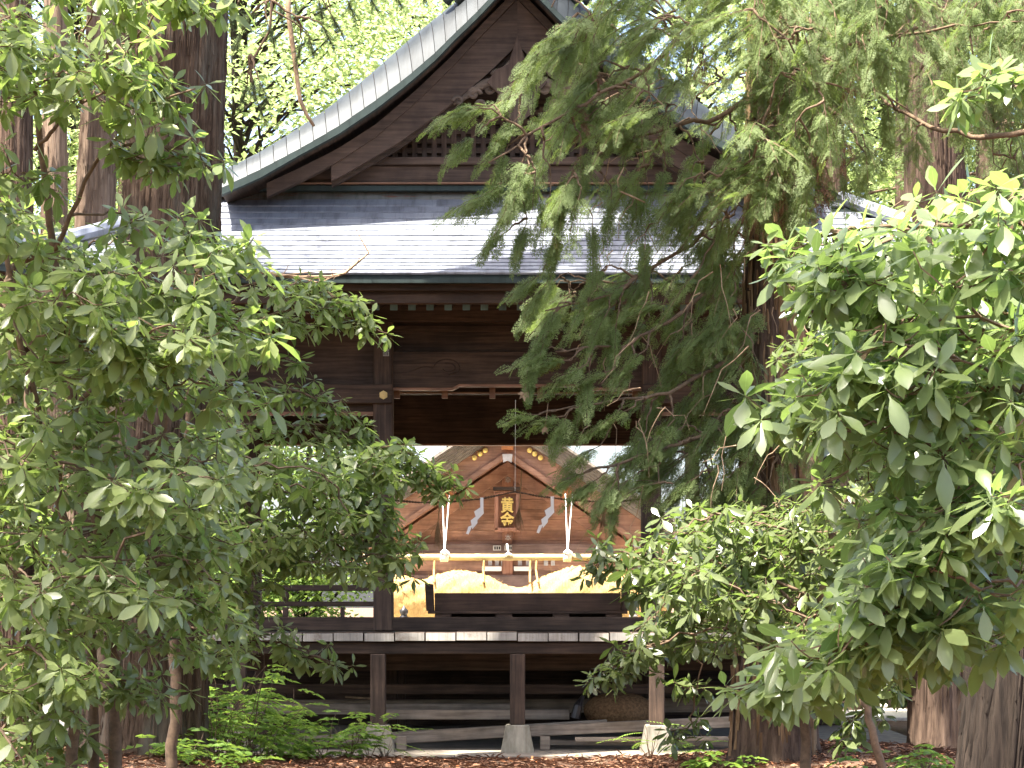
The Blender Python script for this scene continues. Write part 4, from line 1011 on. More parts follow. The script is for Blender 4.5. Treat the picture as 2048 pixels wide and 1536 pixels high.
# big cedar left of the stage
rgC = np.random.default_rng(21)
b = P(285, 1513, 22.2); ced = thing('cedar_tree', 'huge straight cedar trunk with grey brown stringy bark beside the stage', 'tree', (b[0], 22.2, G(b[0], 22.2)-.1))
tp = P(366, 0, 22.2); tt2 = b + (tp-b)*2.9
trunk('trunk', [(b[0]-.02, 22.2, G(b[0], 22.2)-.2), P(322, 800, 22.2), tp, tt2], [.55, .44, .375, .18], M['bark_cedar'], ced, 170, 110, .028, 3, .12)
high_crown(ced, tt2[0]-.1, 22.2, 15.0, 22.0, 2.4, 9, rgC, M['sugi'])
def bark_strips(t, line, n, seed, mat, z0, z1, lmax=1.1, wid=.016):
    rg = np.random.default_rng(seed); L = np.array(line, float); V = []; Q = []      # line rows: x, y, z, radius
    for k in range(n):
        z = rg.uniform(z0, z1); a = rg.uniform(-math.pi, 0) if rg.uniform() < .8 else rg.uniform(0, math.pi); ln = rg.uniform(.2, lmax); w = rg.uniform(.5, 1.4)*wid
        m = 6; b = len(V); tw_ = rg.normal(0, .04); off0 = rg.uniform(.004, .014)
        for i in range(m):
            zz = z + ln*i/(m-1); c = [np.interp(zz, L[:, 2], L[:, j]) for j in (0, 1, 3)]; aa = a + tw_*i/(m-1); lift_ = off0 + (.02*rg.uniform() if i in (0, m-1) else 0)
            for sg in (-1, 0, 1):
                wa = w*(1-.6*abs(2*i/(m-1)-1))/max(c[2], .05); r = c[2]*1.012 + (lift_ if sg == 0 else -.006)
                V.append((c[0]+r*math.cos(aa+sg*wa), c[1]+r*math.sin(aa+sg*wa), zz))
        for i in range(m-1):
            for q in (0, 1): o = b+3*i+q; Q.append((o, o+1, o+4, o+3))
    o = fast_mesh('bark_strips', np.array(V), np.array(Q), mat, t); o['kind'] = 'stuff'
b_ = P(322, 800, 22.2); bark_strips(ced, [(b[0]-.02, 22.2, G(b[0], 22.2)-.2, .56), (*b_, .445), (*tp, .378), (*tt2, .18)], 1500, 8, M['bark_cedar'], .2, 7.0)
# strips of loose bark on the trunk
mb = MB()
for k in range(46):
    py = rgC.uniform(-40, 1300); e = np.interp(py, [0, 300, 800, 1500], [452, 446, 428, 402]); p = P(e-rgC.uniform(1, 12), py, 22.15)
    mb.tube([p, p+(rgC.uniform(.0,.02), -.01, -.05), p+(rgC.uniform(.0,.035), -.02, -.12-rgC.uniform(0,.12))], [.006, .007, .002], 4, False)
mb.build('loose_bark', M['bark_red'], ced)['kind'] = 'stuff'
# hanging cedar twigs in front of the far wood
skel = [P(560, -120, 20.5), P(520, -60, 20.5), P(480, -90, 20.5), P(700, -100, 20.5), P(640,-60,20.5), P(540,0,20.5), P(500,110,20.5)]
tw = [(np.array([P(600,-120,20.5), P(545,-20,20.5), P(540,60,20.5), P(505,120,20.5), P(500,165,20.5)]), .016, .006), (np.array([P(560,-60,20.5), P(640,-10,20.5), P(668,40,20.5)]), .01, .004),
      (np.array([P(545,20,20.5), P(590,45,20.5), P(620,75,20.5)]), .008, .004)]
cl = [(505,165,20.5,(.1,0,-1)), (525,175,20.4,(.5,0,-1)), (490,180,20.6,(-.4,0,-1)), (500,30,20.5,(-.7,0,-.8)), (478,75,20.6,(-.5,0,-1)), (470,20,20.4,(-.4,0,-1)), (620,80,20.5,(.3,0,-1)), (650,60,20.4,(.6,0,-1)), (600,95,20.6,(-.3,0,-1)), (670,40,20.5,(.6,0,-.9)), (700,10,20.5,(.5,0,-1)), (560,15,20.6,(.2,0,-1)), (640,10,20.5,(.3,0,-1)), (740,-5,20.5,(.6,0,-.8)), (790,-15,20.5,(.5,0,-.8)), (540,60,20.5,(.4,0,-1)), (590,20,20.6,(0,0,-1)), (840,-25,20.5,(.5,0,-.8)), (520,215,20.5,(.5,0,-1))]
O, D, N, L, tw = conifer_clumps(cl, .115, rgC, None, ced, skel, nf=(46, 60), spread=.13, droop=.5, fan=.5, tw=tw)
leaf_mesh('hanging_shoots', NT, NQ, NM, O, D, N, L, np.ones(len(O)), rgC.uniform(0, 1, len(O)), M['sugi'], ced)
twig_mesh(tw).build('hanging_twigs', M['twig'], ced)['kind'] = 'stuff'
mb = MB(); mb.tube([P(575,-60,20.8), P(577,30,20.8), P(588,110,20.8), P(600,200,20.8), P(615,232,20.8), P(628,252,20.8)], [.024,.021,.02,.018,.015,.012], 8)
mb.build('dead_branch', M['dead_wood'], ced, True)

# other trunks
def plain_trunk(label, base, top, Y, w0, w1, mat, seed, crown=None, ridge=.05, ext=2.2):
    b = P(*base, Y); x, z = b[0], G(b[0], Y); t = thing('cedar_tree', label, 'tree', (x, Y, z))
    tp = P(*top, Y); tt = b + (tp-b)*ext
    trunk('trunk', [(x, Y, z-.15), b*.5+tp*.5, tp, tt], [w0*Y/F/2, (w0+w1)*Y/F/4, w1*Y/F/2, .12], M[mat], t, 110, 72, ridge, seed, .15)
    bark_strips(t, [(x, Y, z-.15, w0*Y/F/2*1.03), (*(b*.5+tp*.5), (w0+w1)*Y/F/4), (*tp, w1*Y/F/2), (*tt, .12)], 420, seed, M[mat], z+.05, 7.0)
    if crown: high_crown(t, tt[0], Y, crown[0], crown[1], crown[2], crown[3], np.random.default_rng(seed+50), M['sugi'])
    return t
plain_trunk('slender reddish trunk just beyond the huge cedar', (150, 1400), (208, 0), 28.0, 92, 66, 'bark_pale', 4, (11, 19, 2.6, 26))
plain_trunk('brown trunk standing among the leaves at the slope edge, far from the stage', (20, 1420), (28, 0), 27.0, 90, 70, 'bark_red', 5, (11, 19, 2.6, 22))
plain_trunk('distant thin trunk behind the slender reddish one', (100, 1350), (112, 0), 36.0, 60, 46, 'bark_pale', 6, (12, 20, 2.6, 18))
ft = plain_trunk('thick dark cedar trunk whose foot stands clear of the shrubs', (1998, 1600), (2175, 0), 17.0, 205, 150, 'bark_dark', 7, (9, 17, 2.8, 20))
plain_trunk('dark brown trunk rising behind the big leaved tree', (1890, 1440), (1862, 0), 25.5, 140, 108, 'bark_red', 8, (10, 19, 3.0, 30))
plain_trunk('slim far trunk in the shade beyond the dark brown one', (1985, 1400), (1990, 0), 33.0, 70, 56, 'bark_red', 9, (12, 20, 2.6, 18))
plain_trunk('dim trunk standing behind the drooping conifer near the stage roof', (1690, 1440), (1655, 0), 34.5, 66, 50, 'bark_red', 10, (12, 20, 2.6, 18))

# unseen cedars added beside the view only for the shade of their crowns
for k, (x, y, zc) in enumerate(((-5.4, 14.4, 8), (-4.5, 16.9, 8), (-8.0, 12, 7), (-3.1, 8.8, 8), (-6.2, 9.4, 7.5), (-8.2, 17, 8), (-4.2, 5, 8))):
    t = thing('cedar_tree', 'tall unseen cedar added for its shade', 'tree', (x, y, 0), 'unseen cedars added for shade')
    trunk('trunk', [(x, y, -.2), (x, y, 8), (x, y, 24)], [.36, .28, .06], M['bark_cedar'], t, 60, 48, .04, 60+k, .15)
    high_crown(t, x, y, zc, 24, 3.7, (18, 20, 10, 16, 10, 10, 14)[k], np.random.default_rng(600+k), M['sugi'], .95)
t = thing('cedar_tree', 'tall unseen cedar added for its shade', 'tree', (-6.4, 21.2, 0), 'unseen cedars added for shade')  # added out of view to shade the floor posts
trunk('trunk', [(-6.4, 21.2, -.2), (-6.4, 21.2, 8), (-6.4, 21.2, 15.5)], [.3, .2, .05], M['bark_cedar'], t, 60, 48, .04, 77, .15)
high_crown(t, -6.4, 21.2, 9.8, 15.5, 3.0, 26, np.random.default_rng(677), M['sugi'], .95)
# drooping conifer in front of the stage
rgF = np.random.default_rng(33)
b = P(1545, 1490, 22.0); con = thing('conifer_tree', 'drooping conifer with lacy hanging sprays over the stage roof', 'tree', (b[0], 22.0, G(b[0], 22)-.05))
tp = P(1545, 0, 22.0); tt = b + (tp-b)*2.4
trunk('trunk', [(b[0], 22.0, G(b[0], 22)-.15), P(1548, 800, 22.0), tp, tt], [.34, .27, .20, .08], M['bark_red'], con, 130, 80, .06, 11, .22)
bark_strips(con, [(b[0], 22.0, G(b[0], 22)-.15, .37), (*P(1548, 800, 22.0), .275), (*tp, .205), (*tt, .08)], 600, 12, M['bark_flaky'], .1, 6.5, .5, .02)
limbs = [[(1545,-40,22),(1400,40,21.4),(1300,130,21.0),(1180,200,20.6),(1060,270,20.4),(980,330,20.3)],
         [(1545,180,22),(1430,235,21.5),(1300,265,21.2),(1190,310,21.0),(1110,400,20.9)],
         [(1550,300,22),(1470,380,21.6),(1400,480,21.3),(1300,540,21.1),(1200,600,20.9),(1090,620,20.8)],
         [(1550,460,22),(1440,560,21.5),(1340,640,21.2),(1250,690,21.0),(1110,700,20.8)],
         [(1550,620,22),(1450,720,21.4),(1350,780,21.2),(1230,800,21.0),(1080,825,20.8)],
         [(1550,760,22),(1450,850,21.5),(1330,900,21.2),(1220,930,21.0),(1120,960,20.9)],
         [(1545,-20,22),(1640,60,21.3),(1700,90,20.8),(1790,70,20.4),(1900,55,20.2),(2060,45,20.0)],
         [(2080,262,19.8),(1960,275,20.2),(1860,255,20.6),(1780,210,21.0),(1700,140,21.4),(1560,60,22)],
         [(1550,150,22),(1640,200,21.4),(1700,250,21.1),(1740,330,20.9)],
         [(1545,-200,22),(1300,-120,21),(1180,-60,20.7),(1100,10,20.5)],
         [(1545,-260,22),(1750,-160,21),(1950,-60,20.5),(2060,20,20.3)]]
skel = []
for k, lb in enumerate(limbs):
    q0 = np.array([P(*q) for q in lb]); ts = np.linspace(0, 1, 22); d = np.linspace(0, 1, len(q0)); q = np.stack([np.interp(ts, d, q0[:, i]) for i in range(3)], 1); q[1:] += rgF.normal(0, .012, (21, 3))
    mb = MB(); mb.tube(q, np.linspace(.026, .006, 22), 7); mb.build('limb', M['twig'], con, True); skel += list(q)
cl = []
def fill(poly, n, Y0, Y1, od, ln=1.0):
    for (x, y) in sample_poly(poly, n, rgF): cl.append((x, y, rgF.uniform(Y0, Y1), np.array(od)+rgF.normal(0, .25, 3), ln*rgF.uniform(.7, 1.25)))
fill([(1080,60),(1230,-40),(1320,-40),(1330,230),(1200,250),(1110,190)], 26, 20.2, 21.6, (-.7,-.15,-.5))
fill([(1000,130),(1120,70),(1230,0),(1240,-60),(1560,-60),(1600,300),(1480,420),(1300,330),(1180,330),(1060,300)], 96, 20.2, 22.6, (-.75,-.15,-.45))
fill([(1540,-60),(2080,-60),(2080,170),(1850,200),(1780,130),(1640,300),(1540,330)], 84, 19.8, 22.8, (.2,-.3,-.6))
fill([(1560,120),(1760,140),(1800,230),(1720,380),(1600,420),(1500,400)], 28, 20.4, 22.6, (.0,-.3,-.8))
fill([(1490,-60),(1640,-60),(1640,420),(1500,430)], 24, 20.2, 21.3, (-.2,-.3,-.8))
fill([(1640,-60),(2080,-60),(2080,140),(1700,160)], 50, 19.8, 21.0, (-.2,-.3,-.8))
fill([(1860,120),(2070,120),(2070,250),(1960,260),(1890,330),(1800,300)], 16, 20.0, 22.0, (.1,-.3,-.8))
fill([(1950,250),(2070,260),(2070,360),(1990,370)], 9, 21.0, 23.0, (.1,-.3,-.8))
fill([(1010,310),(1100,290),(1170,330),(1160,420),(1080,440),(1030,400)], 13, 20.2, 21.0, (-.45,-.1,-.9))
fill([(1180,330),(1330,330),(1480,400),(1490,470),(1330,460),(1240,400)], 20, 20.6, 22.0, (-.5,-.1,-.8))
fill([(1340,440),(1490,450),(1500,560),(1400,560)], 12, 21.0, 22.3, (-.4,-.1,-.9))
fill([(1080,560),(1230,540),(1350,545),(1500,550),(1500,700),(1330,700),(1200,660),(1100,620)], 34, 20.8, 22.4, (-.6,-.1,-.6))
fill([(1300,660),(1510,660),(1510,1000),(1330,1000),(1270,900),(1290,780)], 52, 21.0, 22.6, (-.5,-.1,-.7))
fill([(1490,560),(1610,600),(1640,1000),(1500,1000)], 15, 21.2, 22.8, (.2,-.3,-.7))
fill([(1210,950),(1270,880),(1330,860),(1380,980),(1300,1000),(1230,985)], 16, 21.0, 22.0, (-.7,-.1,-.4))
fill([(1330,960),(1560,960),(1560,1080),(1400,1070)], 18, 21.0, 22.6, (-.2,-.1,-.7))
cl += [(920,225,20.2,(-.9,-.1,-.25),.9), (950,215,20.3,(-.9,-.1,-.15),.9), (930,285,20.3,(-.8,0,-.6),.7), (1000,200,20.4,(-.8,0,-.3),1), (1010,260,20.4,(-.7,0,-.7),1),
       (945,400,20.4,(-.9,-.1,-.3),.8), (985,385,20.4,(-.8,0,-.4),.9), (1010,420,20.5,(-.6,-.1,-.9),1.1), (1000,330,20.5,(-.4,-.1,-1),1), (1045,470,20.5,(-.3,0,-1),.8), (990,478,20.5,(-.8,0,-.5),.6), (1035,350,20.3,(-.4,0,-1),1.1),
       (1120,430,20.6,(-.2,0,-1),1), (1110,500,20.6,(-.2,0,-1),.8), (1185,470,20.7,(0,0,-1),.9), (1290,500,21,(0,0,-1),.8), (1220,420,20.9,(-.1,0,-1),.9),
       (1060,560,20.8,(-.8,0,-.4),.7), (1075,590,20.8,(-.6,0,-.8),.8), (1100,640,20.8,(-.5,0,-.9),.9), (1085,690,20.8,(-.4,0,-1),.7), (1160,620,20.8,(-.5,0,-.7),.8), (1200,650,20.9,(-.4,0,-.7),.9), (1230,670,21,(-.1,0,-.9),.8),
       (1070,705,20.8,(-.9,0,-.3),.7), (1110,720,20.8,(-.9,0,.0),.8), (1140,745,20.8,(-.8,0,-.4),.9), (1190,750,20.9,(-.7,0,-.2),.9), (1060,745,20.8,(-.2,0,-1),.5), (1170,780,20.9,(-.3,0,-1),.8), (1240,760,21,(-.6,0,-.5),1), (1260,720,21,(-.6,0,-.4),1),
       (1055,830,20.8,(-.95,0,-.05),.6), (1100,835,20.8,(-.9,0,-.1),.7), (1125,850,20.8,(-.4,0,-.9),.7), (1200,850,20.9,(-.8,0,-.3),.9), (1230,830,20.9,(-.7,0,-.3),.9), (1170,905,20.9,(-.9,0,-.4),.8),
       (1150,950,20.9,(-.9,0,-.2),.7), (1175,970,20.9,(-.8,0,-.5),.7), (1215,990,20.9,(-.5,0,-.9),.8), (1230,1010,21,(-.2,0,-1),.9), (1150,230,20.6,(-.7,0,-.6),1), (1250,250,20.9,(-.6,0,-.6),1)]
O, D, N, L, tw = conifer_clumps(cl, .215, rgF, None, con, skel, nf=(20, 31), spread=.34, droop=.55)
tint = np.clip(rgF.beta(2, 2.4, len(O)), 0, 1)
leaf_mesh('foliage', FT, FQ, FM, O, D, N, L, np.full(len(O), 1.0), tint, M['needle'], con)
twig_mesh(tw, 4).build('twigs', M['twig'], con)['kind'] = 'stuff'
# withered russet sprays and bare twigs hanging in it
dc = [(x, y, 20.6, (-.1,-.1,-1), 1.0) for x, y in ((1150,220),(1160,260),(1700,140),(1705,190),(1650,260),(1690,300),(1640,330),(1720,60),(1400,120),(1440,170),(1640,390),(1655,300),(1900,60))]
O, D, N, L, tw2 = conifer_clumps(dc, .20, rgF, None, con, skel, nf=(5, 9), spread=.22, droop=.8, fan=.3)
leaf_mesh('withered_sprays', FT, FQ, FM, O, D, N, L, np.full(len(O), .8), rgF.uniform(0, 1, len(O)), M['dead_spray'], con)
mb = MB()
for k in range(90):
    x, y = rgF.uniform(1180, 1640), rgF.uniform(120, 1000); a = P(x, y, rgF.uniform(20.6, 21.8)); e = a + np.array((rgF.normal(-.1, .18), 0, -rgF.uniform(.1, .55))); mb.tube(curve3(a, e, .1, rgF, 5, .05), np.linspace(.0055, .0015, 5), 4, False)
mb.build('bare_twigs', M['dead_wood'], con)['kind'] = 'stuff'
mb = MB(); mb.tube([P(1248,335,20.7), P(1235,360,20.7), P(1238,382,20.7), P(1262,392,20.7), P(1290,405,20.8)], [.006,.008,.01,.009,.006], 7)
mb.build('bent_twig', M['dead_wood'], con, True)
high_crown(con, tt[0], 22.0, 9.5, 16.0, 2.0, 14, rgF, M['needle'])
# dead leaves caught on the conifer
for (px, py, lab) in ((1049, 785, 'withered brown maple leaf dangling before the stage lintel'), (1090, 852, 'curled brown dead leaf hanging below the conifer tip')):
    c = P(px, py, 20.75); mb = MB(); n = 5 if px < 1060 else 2
    for k in range(n):
        a = R(-90 + (k-(n-1)/2)*38); d = np.array((math.cos(a), .25*math.sin(k*2), math.sin(a))); s = np.array((-d[2], 0, d[0])); L = .075*(1-.12*abs(k-(n-1)/2))
        v0 = [c, c+d*L*.5-s*.016, c+d*L, c+d*L*.5+s*.016]; v1 = [q+np.array((0,.002,0)) for q in v0]
        mb.add(v0+v1, [(0,1,2,3), (7,6,5,4), (0,4,5,1), (1,5,6,2), (2,6,7,3), (3,7,4,0)])
    mb.tube([c, c+(0.01,0,.05), P(px+6, py-45, 20.75)], .0022, 4); tag(mb.build('dead_leaf', M['dead_wood']), lab, 'leaf')

# ------------------------------------------------------------------ broadleaf trees
def gpt(px, Y, off=0.): x = sx(px, Y); return (x, Y, G(x, Y)+off)
rgB = np.random.default_rng(55)
def cfill(poly, n, Y0, Y1, od=None, mind=34):
    out = []
    for (x, y) in sample_poly(poly, n*6, rgB):
        if len(out) >= n: break
        if all((x-q[0])**2 + (2.0*(y-q[1]))**2 > mind**2 for q in out): out.append((x, y, rgB.uniform(Y0, Y1)) + ((np.array(od)+rgB.normal(0, .25, 3)*np.array((1,1,.2)),) if od is not None else ()))
    return out
# A: near left tree
A = cfill([(-60,80),(60,60),(250,80),(330,100),(400,140),(420,170),(300,185),(150,190),(-60,190)], 16, 14.2, 16.0, (.8,-.2,0))
A += cfill([(-60,-60),(260,-60),(180,30),(60,60),(-60,70)], 7, 14.2, 16, (.8,-.2,0)) + [(330,5,15.2),(400,-25,15.2)]
A += cfill([(-60,330),(30,340),(30,420),(-60,420)], 3, 14.5, 16, (.8,-.2,0)) + [(310,290,15.3),(375,300,15.3),(290,318,15.4)]
A += cfill([(-60,430),(120,415),(300,430),(400,460),(470,530),(480,600),(440,690),(440,780),(-60,800)], 54, 14.0, 17.6, (.8,-.25,0), 30)
A += cfill([(-60,800),(300,820),(430,860),(440,960),(420,1100),(330,1180),(-60,1210)], 48, 14.2, 17.6, (.8,-.25,0), 30)
A += cfill([(-60,1180),(120,1180),(160,1300),(110,1400),(90,1560),(-60,1560)], 24, 14.2, 17.0, (.7,-.3,0), 30)
A += [(230,1220,16.0),(300,1200,16.4),(360,1190,16.8),(170,1330,16.2),(255,1360,16.0),(310,1365,16.0),(400,1300,17.2),(420,1210,17.2),(330,1270,16.5)]
broadleaf('broadleaf_tree', 'broad leaved evergreen with glossy whorled leaves in front of the huge cedar', 
  [([gpt(232,16.8,-.1), P(228,1300,16.8), P(205,1080,16.5), P(150,820,16.2), P(110,500,15.8), P(70,180,15.5)], .048, .018),
   ([gpt(130,16.4,-.1), P(150,1380,16.4), P(165,1200,16.3), P(120,1000,16.2), P(60,760,15.8), P(0,420,15.5)], .042, .016),
   ([gpt(190,16.9,-.1), P(185,1320,16.9), P(182,1210,16.8), P(240,1040,16.5), P(330,860,16.2), P(360,640,16.0)], .040, .014)],
  [([P(110,500,15.8), P(190,330,15.5), P(280,215,15.3), P(390,180,15.2)], .016, .006), ([P(70,300,15.5), P(150,215,15.3), P(250,160,15.2)], .014, .005),
   ([P(150,820,16.2), P(260,700,16), P(370,600,15.9), P(450,560,15.8)], .018, .006), ([P(205,1080,16.5), P(300,980,16.2), P(400,930,16)], .016, .006),
   ([P(205,1090,16.5), P(245,1260,16.3), P(240,1330,16.2), P(215,1352,16.1)], .011, .009), ([P(60,760,15.8), P(30,900,15.6), P(-40,1000,15.4)], .016, .006), ([P(165,1400,16.5), P(240,1385,16.4), P(290,1350,16.3)], .009, .005)],
  A, .166, M['leaf'], 71, (.8,-.25,0), nros=(6, 9), spread=(.27, .21, .06), singles=290)
# B: left tree reaching before the stage bays
B = [(x, y, Yb) for x, y, Yb in [(470,500,20.2),(520,560,20.4),(560,590,20.6),(600,560,20.8),(640,610,20.8),(690,640,21),(735,650,21.0),(645,580,21),(680,590,21),(480,620,20.4),(540,640,20.6),(600,640,20.8),(460,680,20.4),(505,700,20.6),
   (560,710,20.7),(470,760,20.4),(530,780,20.6),(590,770,20.8),(625,790,20.9),(660,810,21.0),(700,830,21),(460,830,20.4),(520,860,20.6),(580,850,20.8),(640,860,20.9),(690,870,21),(740,890,21.1),(790,900,21.2),(830,915,21.2),(870,950,21.2),(895,965,21.2),(840,960,21.2),
   (450,900,20.3),(510,920,20.4),(570,930,20.4),(630,940,20.5),(680,960,20.5),(720,985,20.5),(745,1010,20.5),(480,970,20.3),(550,980,20.4),(610,1000,20.5),(660,1010,20.5),(700,1020,20.5),
   (440,1040,20.3),(500,1050,20.4),(560,1060,20.5),(620,1060,20.6),(680,1070,20.8),(730,1085,21),(770,1110,21.1),(790,1140,21.1),(750,1060,21),(800,1085,21.1),(460,1100,20.3),(530,1110,20.6),(590,1110,20.7),(640,1110,20.8),(700,1120,20.9),
   (430,1160,20.3),(470,1170,20.4),(510,1150,20.5),(450,1230,20.4),(490,1210,20.5),(540,1270,20.8),(580,1290,20.9),(630,1310,21),(670,1325,21),(480,1290,20.7),(430,1280,20.4),
   (700,930,20.8),(760,950,21),(740,920,21),(650,900,20.8),(790,940,21.1),(400,760,20.2),(420,860,20.2),(400,960,20.2),(400,1080,20.2),(380,1150,20.2)]]
B += [(x+rgB.normal(0,12), y+rgB.normal(0,10), Yb-rgB.uniform(.1,.9)) for x, y, Yb in B if y > 870 and y < 1125 and x < 800]
B = [(x, y, Yb, np.array((.9,-.15,0))+rgB.normal(0,.2,3)*np.array((1,1,.15))) for x, y, Yb in B]
broadleaf('broadleaf_tree', 'broad leaved evergreen stretching its leafy boughs across the stage front and railing',
  [([gpt(345,20.6,-.1), P(352,1300,20.6), P(372,1000,20.5), P(380,760,20.4), P(400,520,20.3)], .05, .018)],
  [([P(375,1000,20.5), P(480,950,20.5), P(620,930,20.6), P(730,960,20.8)], .016, .005), ([P(378,860,20.4), P(500,850,20.6), P(640,850,20.9), P(760,890,21.1), P(880,950,21.2)], .017, .004),
   ([P(380,700,20.4), P(470,650,20.5), P(580,620,20.7), P(730,645,21)], .015, .004), ([P(378,1060,20.5), P(500,1070,20.5), P(660,1090,20.8), P(780,1130,21.1)], .015, .004), ([P(360,1240,20.6), P(460,1275,20.7), P(560,1285,20.8), P(670,1325,21)], .010, .004),
   ([P(380,760,20.4), P(500,760,20.6), P(620,790,20.8), P(700,830,21)], .014, .004)],
  B, .146, M['leaf'], 72, (.9,-.15,0), nros=(5, 7), spread=(.18, .16, .05), singles=290)
# C: near right tree with large leaves
Cc = cfill([(1650,510),(1720,430),(1800,400),(1900,400),(2090,370),(2090,700),(1900,720),(1790,720),(1730,640),(1690,560)], 30, 11.2, 13.2, (-.85,-.2,-.05), 44)
Cc += cfill([(1720,690),(1800,660),(2090,660),(2090,980),(1900,960),(1800,910),(1720,890),(1630,840),(1650,780)], 40, 11.0, 13.6, (-.85,-.2,-.1), 42)
Cc += cfill([(1830,960),(2090,960),(2090,1250),(1900,1230),(1790,1200),(1720,1180),(1720,1090)], 38, 11.0, 13.8, (-.85,-.2,-.1), 42)
Cc += cfill([(1720,1180),(1900,1190),(2000,1270),(1900,1300),(1740,1310),(1620,1345),(1590,1330),(1640,1260)], 22, 11.4, 13.6, (-.85,-.2,-.15), 38)
Cc += [(1565,815,12.6),(1600,800,12.8),(1640,770,12.6),(1550,1345,12.6),(1525,1355,12.7),(1600,1330,12.6),(1640,1310,12.5),(1680,1300,12.5),(1610,485,12.2),(1650,470,12.2),(1995,160,12.2),(2040,140,12.2),(1720,930,12.4)]
broadleaf('broadleaf_tree', 'large leaved evergreen with big drooping leaves beside the thick dark cedar trunk',
  [([gpt(2230,13,-.1), P(2200,1200,13), P(2150,800,12.8), P(2120,400,12.6), P(2090,100,12.4)], .07, .02)],
  [([P(2150,800,12.8), P(1980,700,12.6), P(1800,690,12.5), P(1660,750,12.6), P(1570,818,12.6)], .02, .005), ([P(2180,1050,13), P(1980,1030,12.6), P(1830,1060,12.5), P(1730,1130,12.6)], .018, .005),
   ([P(2200,1200,13), P(2000,1210,12.6), P(1800,1240,12.5), P(1660,1310,12.6), P(1530,1352,12.7)], .018, .005), ([P(2120,500,12.6), P(1960,450,12.4), P(1760,450,12.3), P(1590,480,12.2)], .018, .005), ([P(2170,940,12.9), P(1960,850,12.4), P(1780,860,12.4)], .016, .005),
   ([P(2100,250,12.4), P(2050,180,12.3), P(1990,160,12.2)], .012, .005)],
  Cc, .190, M['leaf_r'], 73, (-.85,-.2,-.1), nros=(4, 7), spread=(.22, .19, .06), singles=290)
# D: right tree behind, before the stage corner
Dd = cfill([(1270,1120),(1330,1050),(1430,1015),(1560,1000),(1700,960),(1780,900),(1800,1100),(1700,1250),(1560,1290),(1420,1290),(1320,1320),(1240,1325),(1290,1250),(1310,1160)], 84, 17.8, 20.5, (-.85,-.15,-.05), 26)
Dd += [(1225,1335,19.5),(1250,1312,19.5),(1275,1300,19.5),(1235,1110,19.6),(1260,1090,19.6),(1215,1118,19.6),(1395,1370,19.5),(1385,1450,19.8),(1690,1430,19),(1730,1440,19),(1640,1390,19),(1700,1380,19),(1600,1380,19.2),(1760,1380,19)]
Dd += cfill([(1560,560),(1700,560),(1800,640),(1760,880),(1620,900),(1600,760)], 20, 18.5, 21, (-.7,-.2,0), 30)
broadleaf('broadleaf_tree', 'dense evergreen shrub, dark leaves deepened in place of shade, growing before the stage corner under the conifer',
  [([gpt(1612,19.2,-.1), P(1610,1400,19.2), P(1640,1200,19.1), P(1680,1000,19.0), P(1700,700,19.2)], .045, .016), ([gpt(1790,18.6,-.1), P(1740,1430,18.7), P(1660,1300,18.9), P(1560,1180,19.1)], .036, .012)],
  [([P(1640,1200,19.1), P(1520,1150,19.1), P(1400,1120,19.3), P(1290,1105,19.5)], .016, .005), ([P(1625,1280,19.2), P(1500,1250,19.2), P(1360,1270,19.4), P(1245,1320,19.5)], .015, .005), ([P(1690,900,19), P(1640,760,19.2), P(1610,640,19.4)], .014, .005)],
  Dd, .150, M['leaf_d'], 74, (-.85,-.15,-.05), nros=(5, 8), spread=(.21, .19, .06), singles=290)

# ------------------------------------------------------------------ undergrowth
def pinnate(O, Dv, N, rg, Ltot, npair, Lw, lst):
    d = unit(Dv); s = unit(np.cross(N, d)); n2 = np.cross(d, s)
    for k in range(npair):
        t = (k+1)/(npair+.3); p = O + d*Ltot*t + n2*(-.25*Ltot*t*t)
        for sg in (-1, 1): lst.append((p, s*sg + d*.55 - n2*.12, n2+rg.normal(0,.15,3), Lw*(1-.35*abs(2*t-1))*rg.uniform(.85, 1.15)))
    lst.append((O + d*Ltot - n2*.25*Ltot, d - n2*.3, n2, Lw))
def sapling(px, py, Y, h, n, lab, seed, fern=False, grp=None):
    rg = np.random.default_rng(seed); x = sx(px, Y); z = G(x, Y); top = z_(py, Y); h = max(.12, top-z)
    t = thing('fern' if fern else 'sapling', lab, 'plant', (x, Y, z), grp); lst = []; mb = MB()
    for k in range(n):
        az = rg.uniform(0, 6.28); hd = np.array((math.cos(az), math.sin(az)*.6, 0)); lean = rg.uniform(.15, .6)
        a = np.array((x, Y, z)); b = a + hd*lean*h + (0, 0, h*rg.uniform(.35, 1.0)); q = curve3(a, b, .05, rg, 5, .02); mb.tube(q, np.linspace(.005, .002, 5), 4, False)
        for j in range(3 if not fern else 1):
            s = (.5, .75, 1.0)[j] if not fern else 1.; p = a + (b-a)*s; az2 = az + rg.normal(0, 1.2); hd2 = np.array((math.cos(az2), math.sin(az2)*.7, rg.uniform(-.1, .35)))
            if fern: pinnate(p, hd2, np.array((0, 0, 1.)), rg, .34*rg.uniform(.7, 1.2), 11, .055, lst)
            else: pinnate(p, hd2, np.array((0, 0, 1.)), rg, .20*rg.uniform(.7, 1.3), 3, .115, lst)
    mb.build('stems', M['twig'], t)
    O, D, N, L = (np.array([q[i] for q in lst]) for i in range(4))
    leaf_mesh('leaves', ST, SQ, SM, O, unit(D), N, L, np.full(len(O), .95 if not fern else .55), rg.uniform(.1, 1, len(O)), M['sapling'], t)
SG = 'pale green saplings at the foot of the huge cedar'
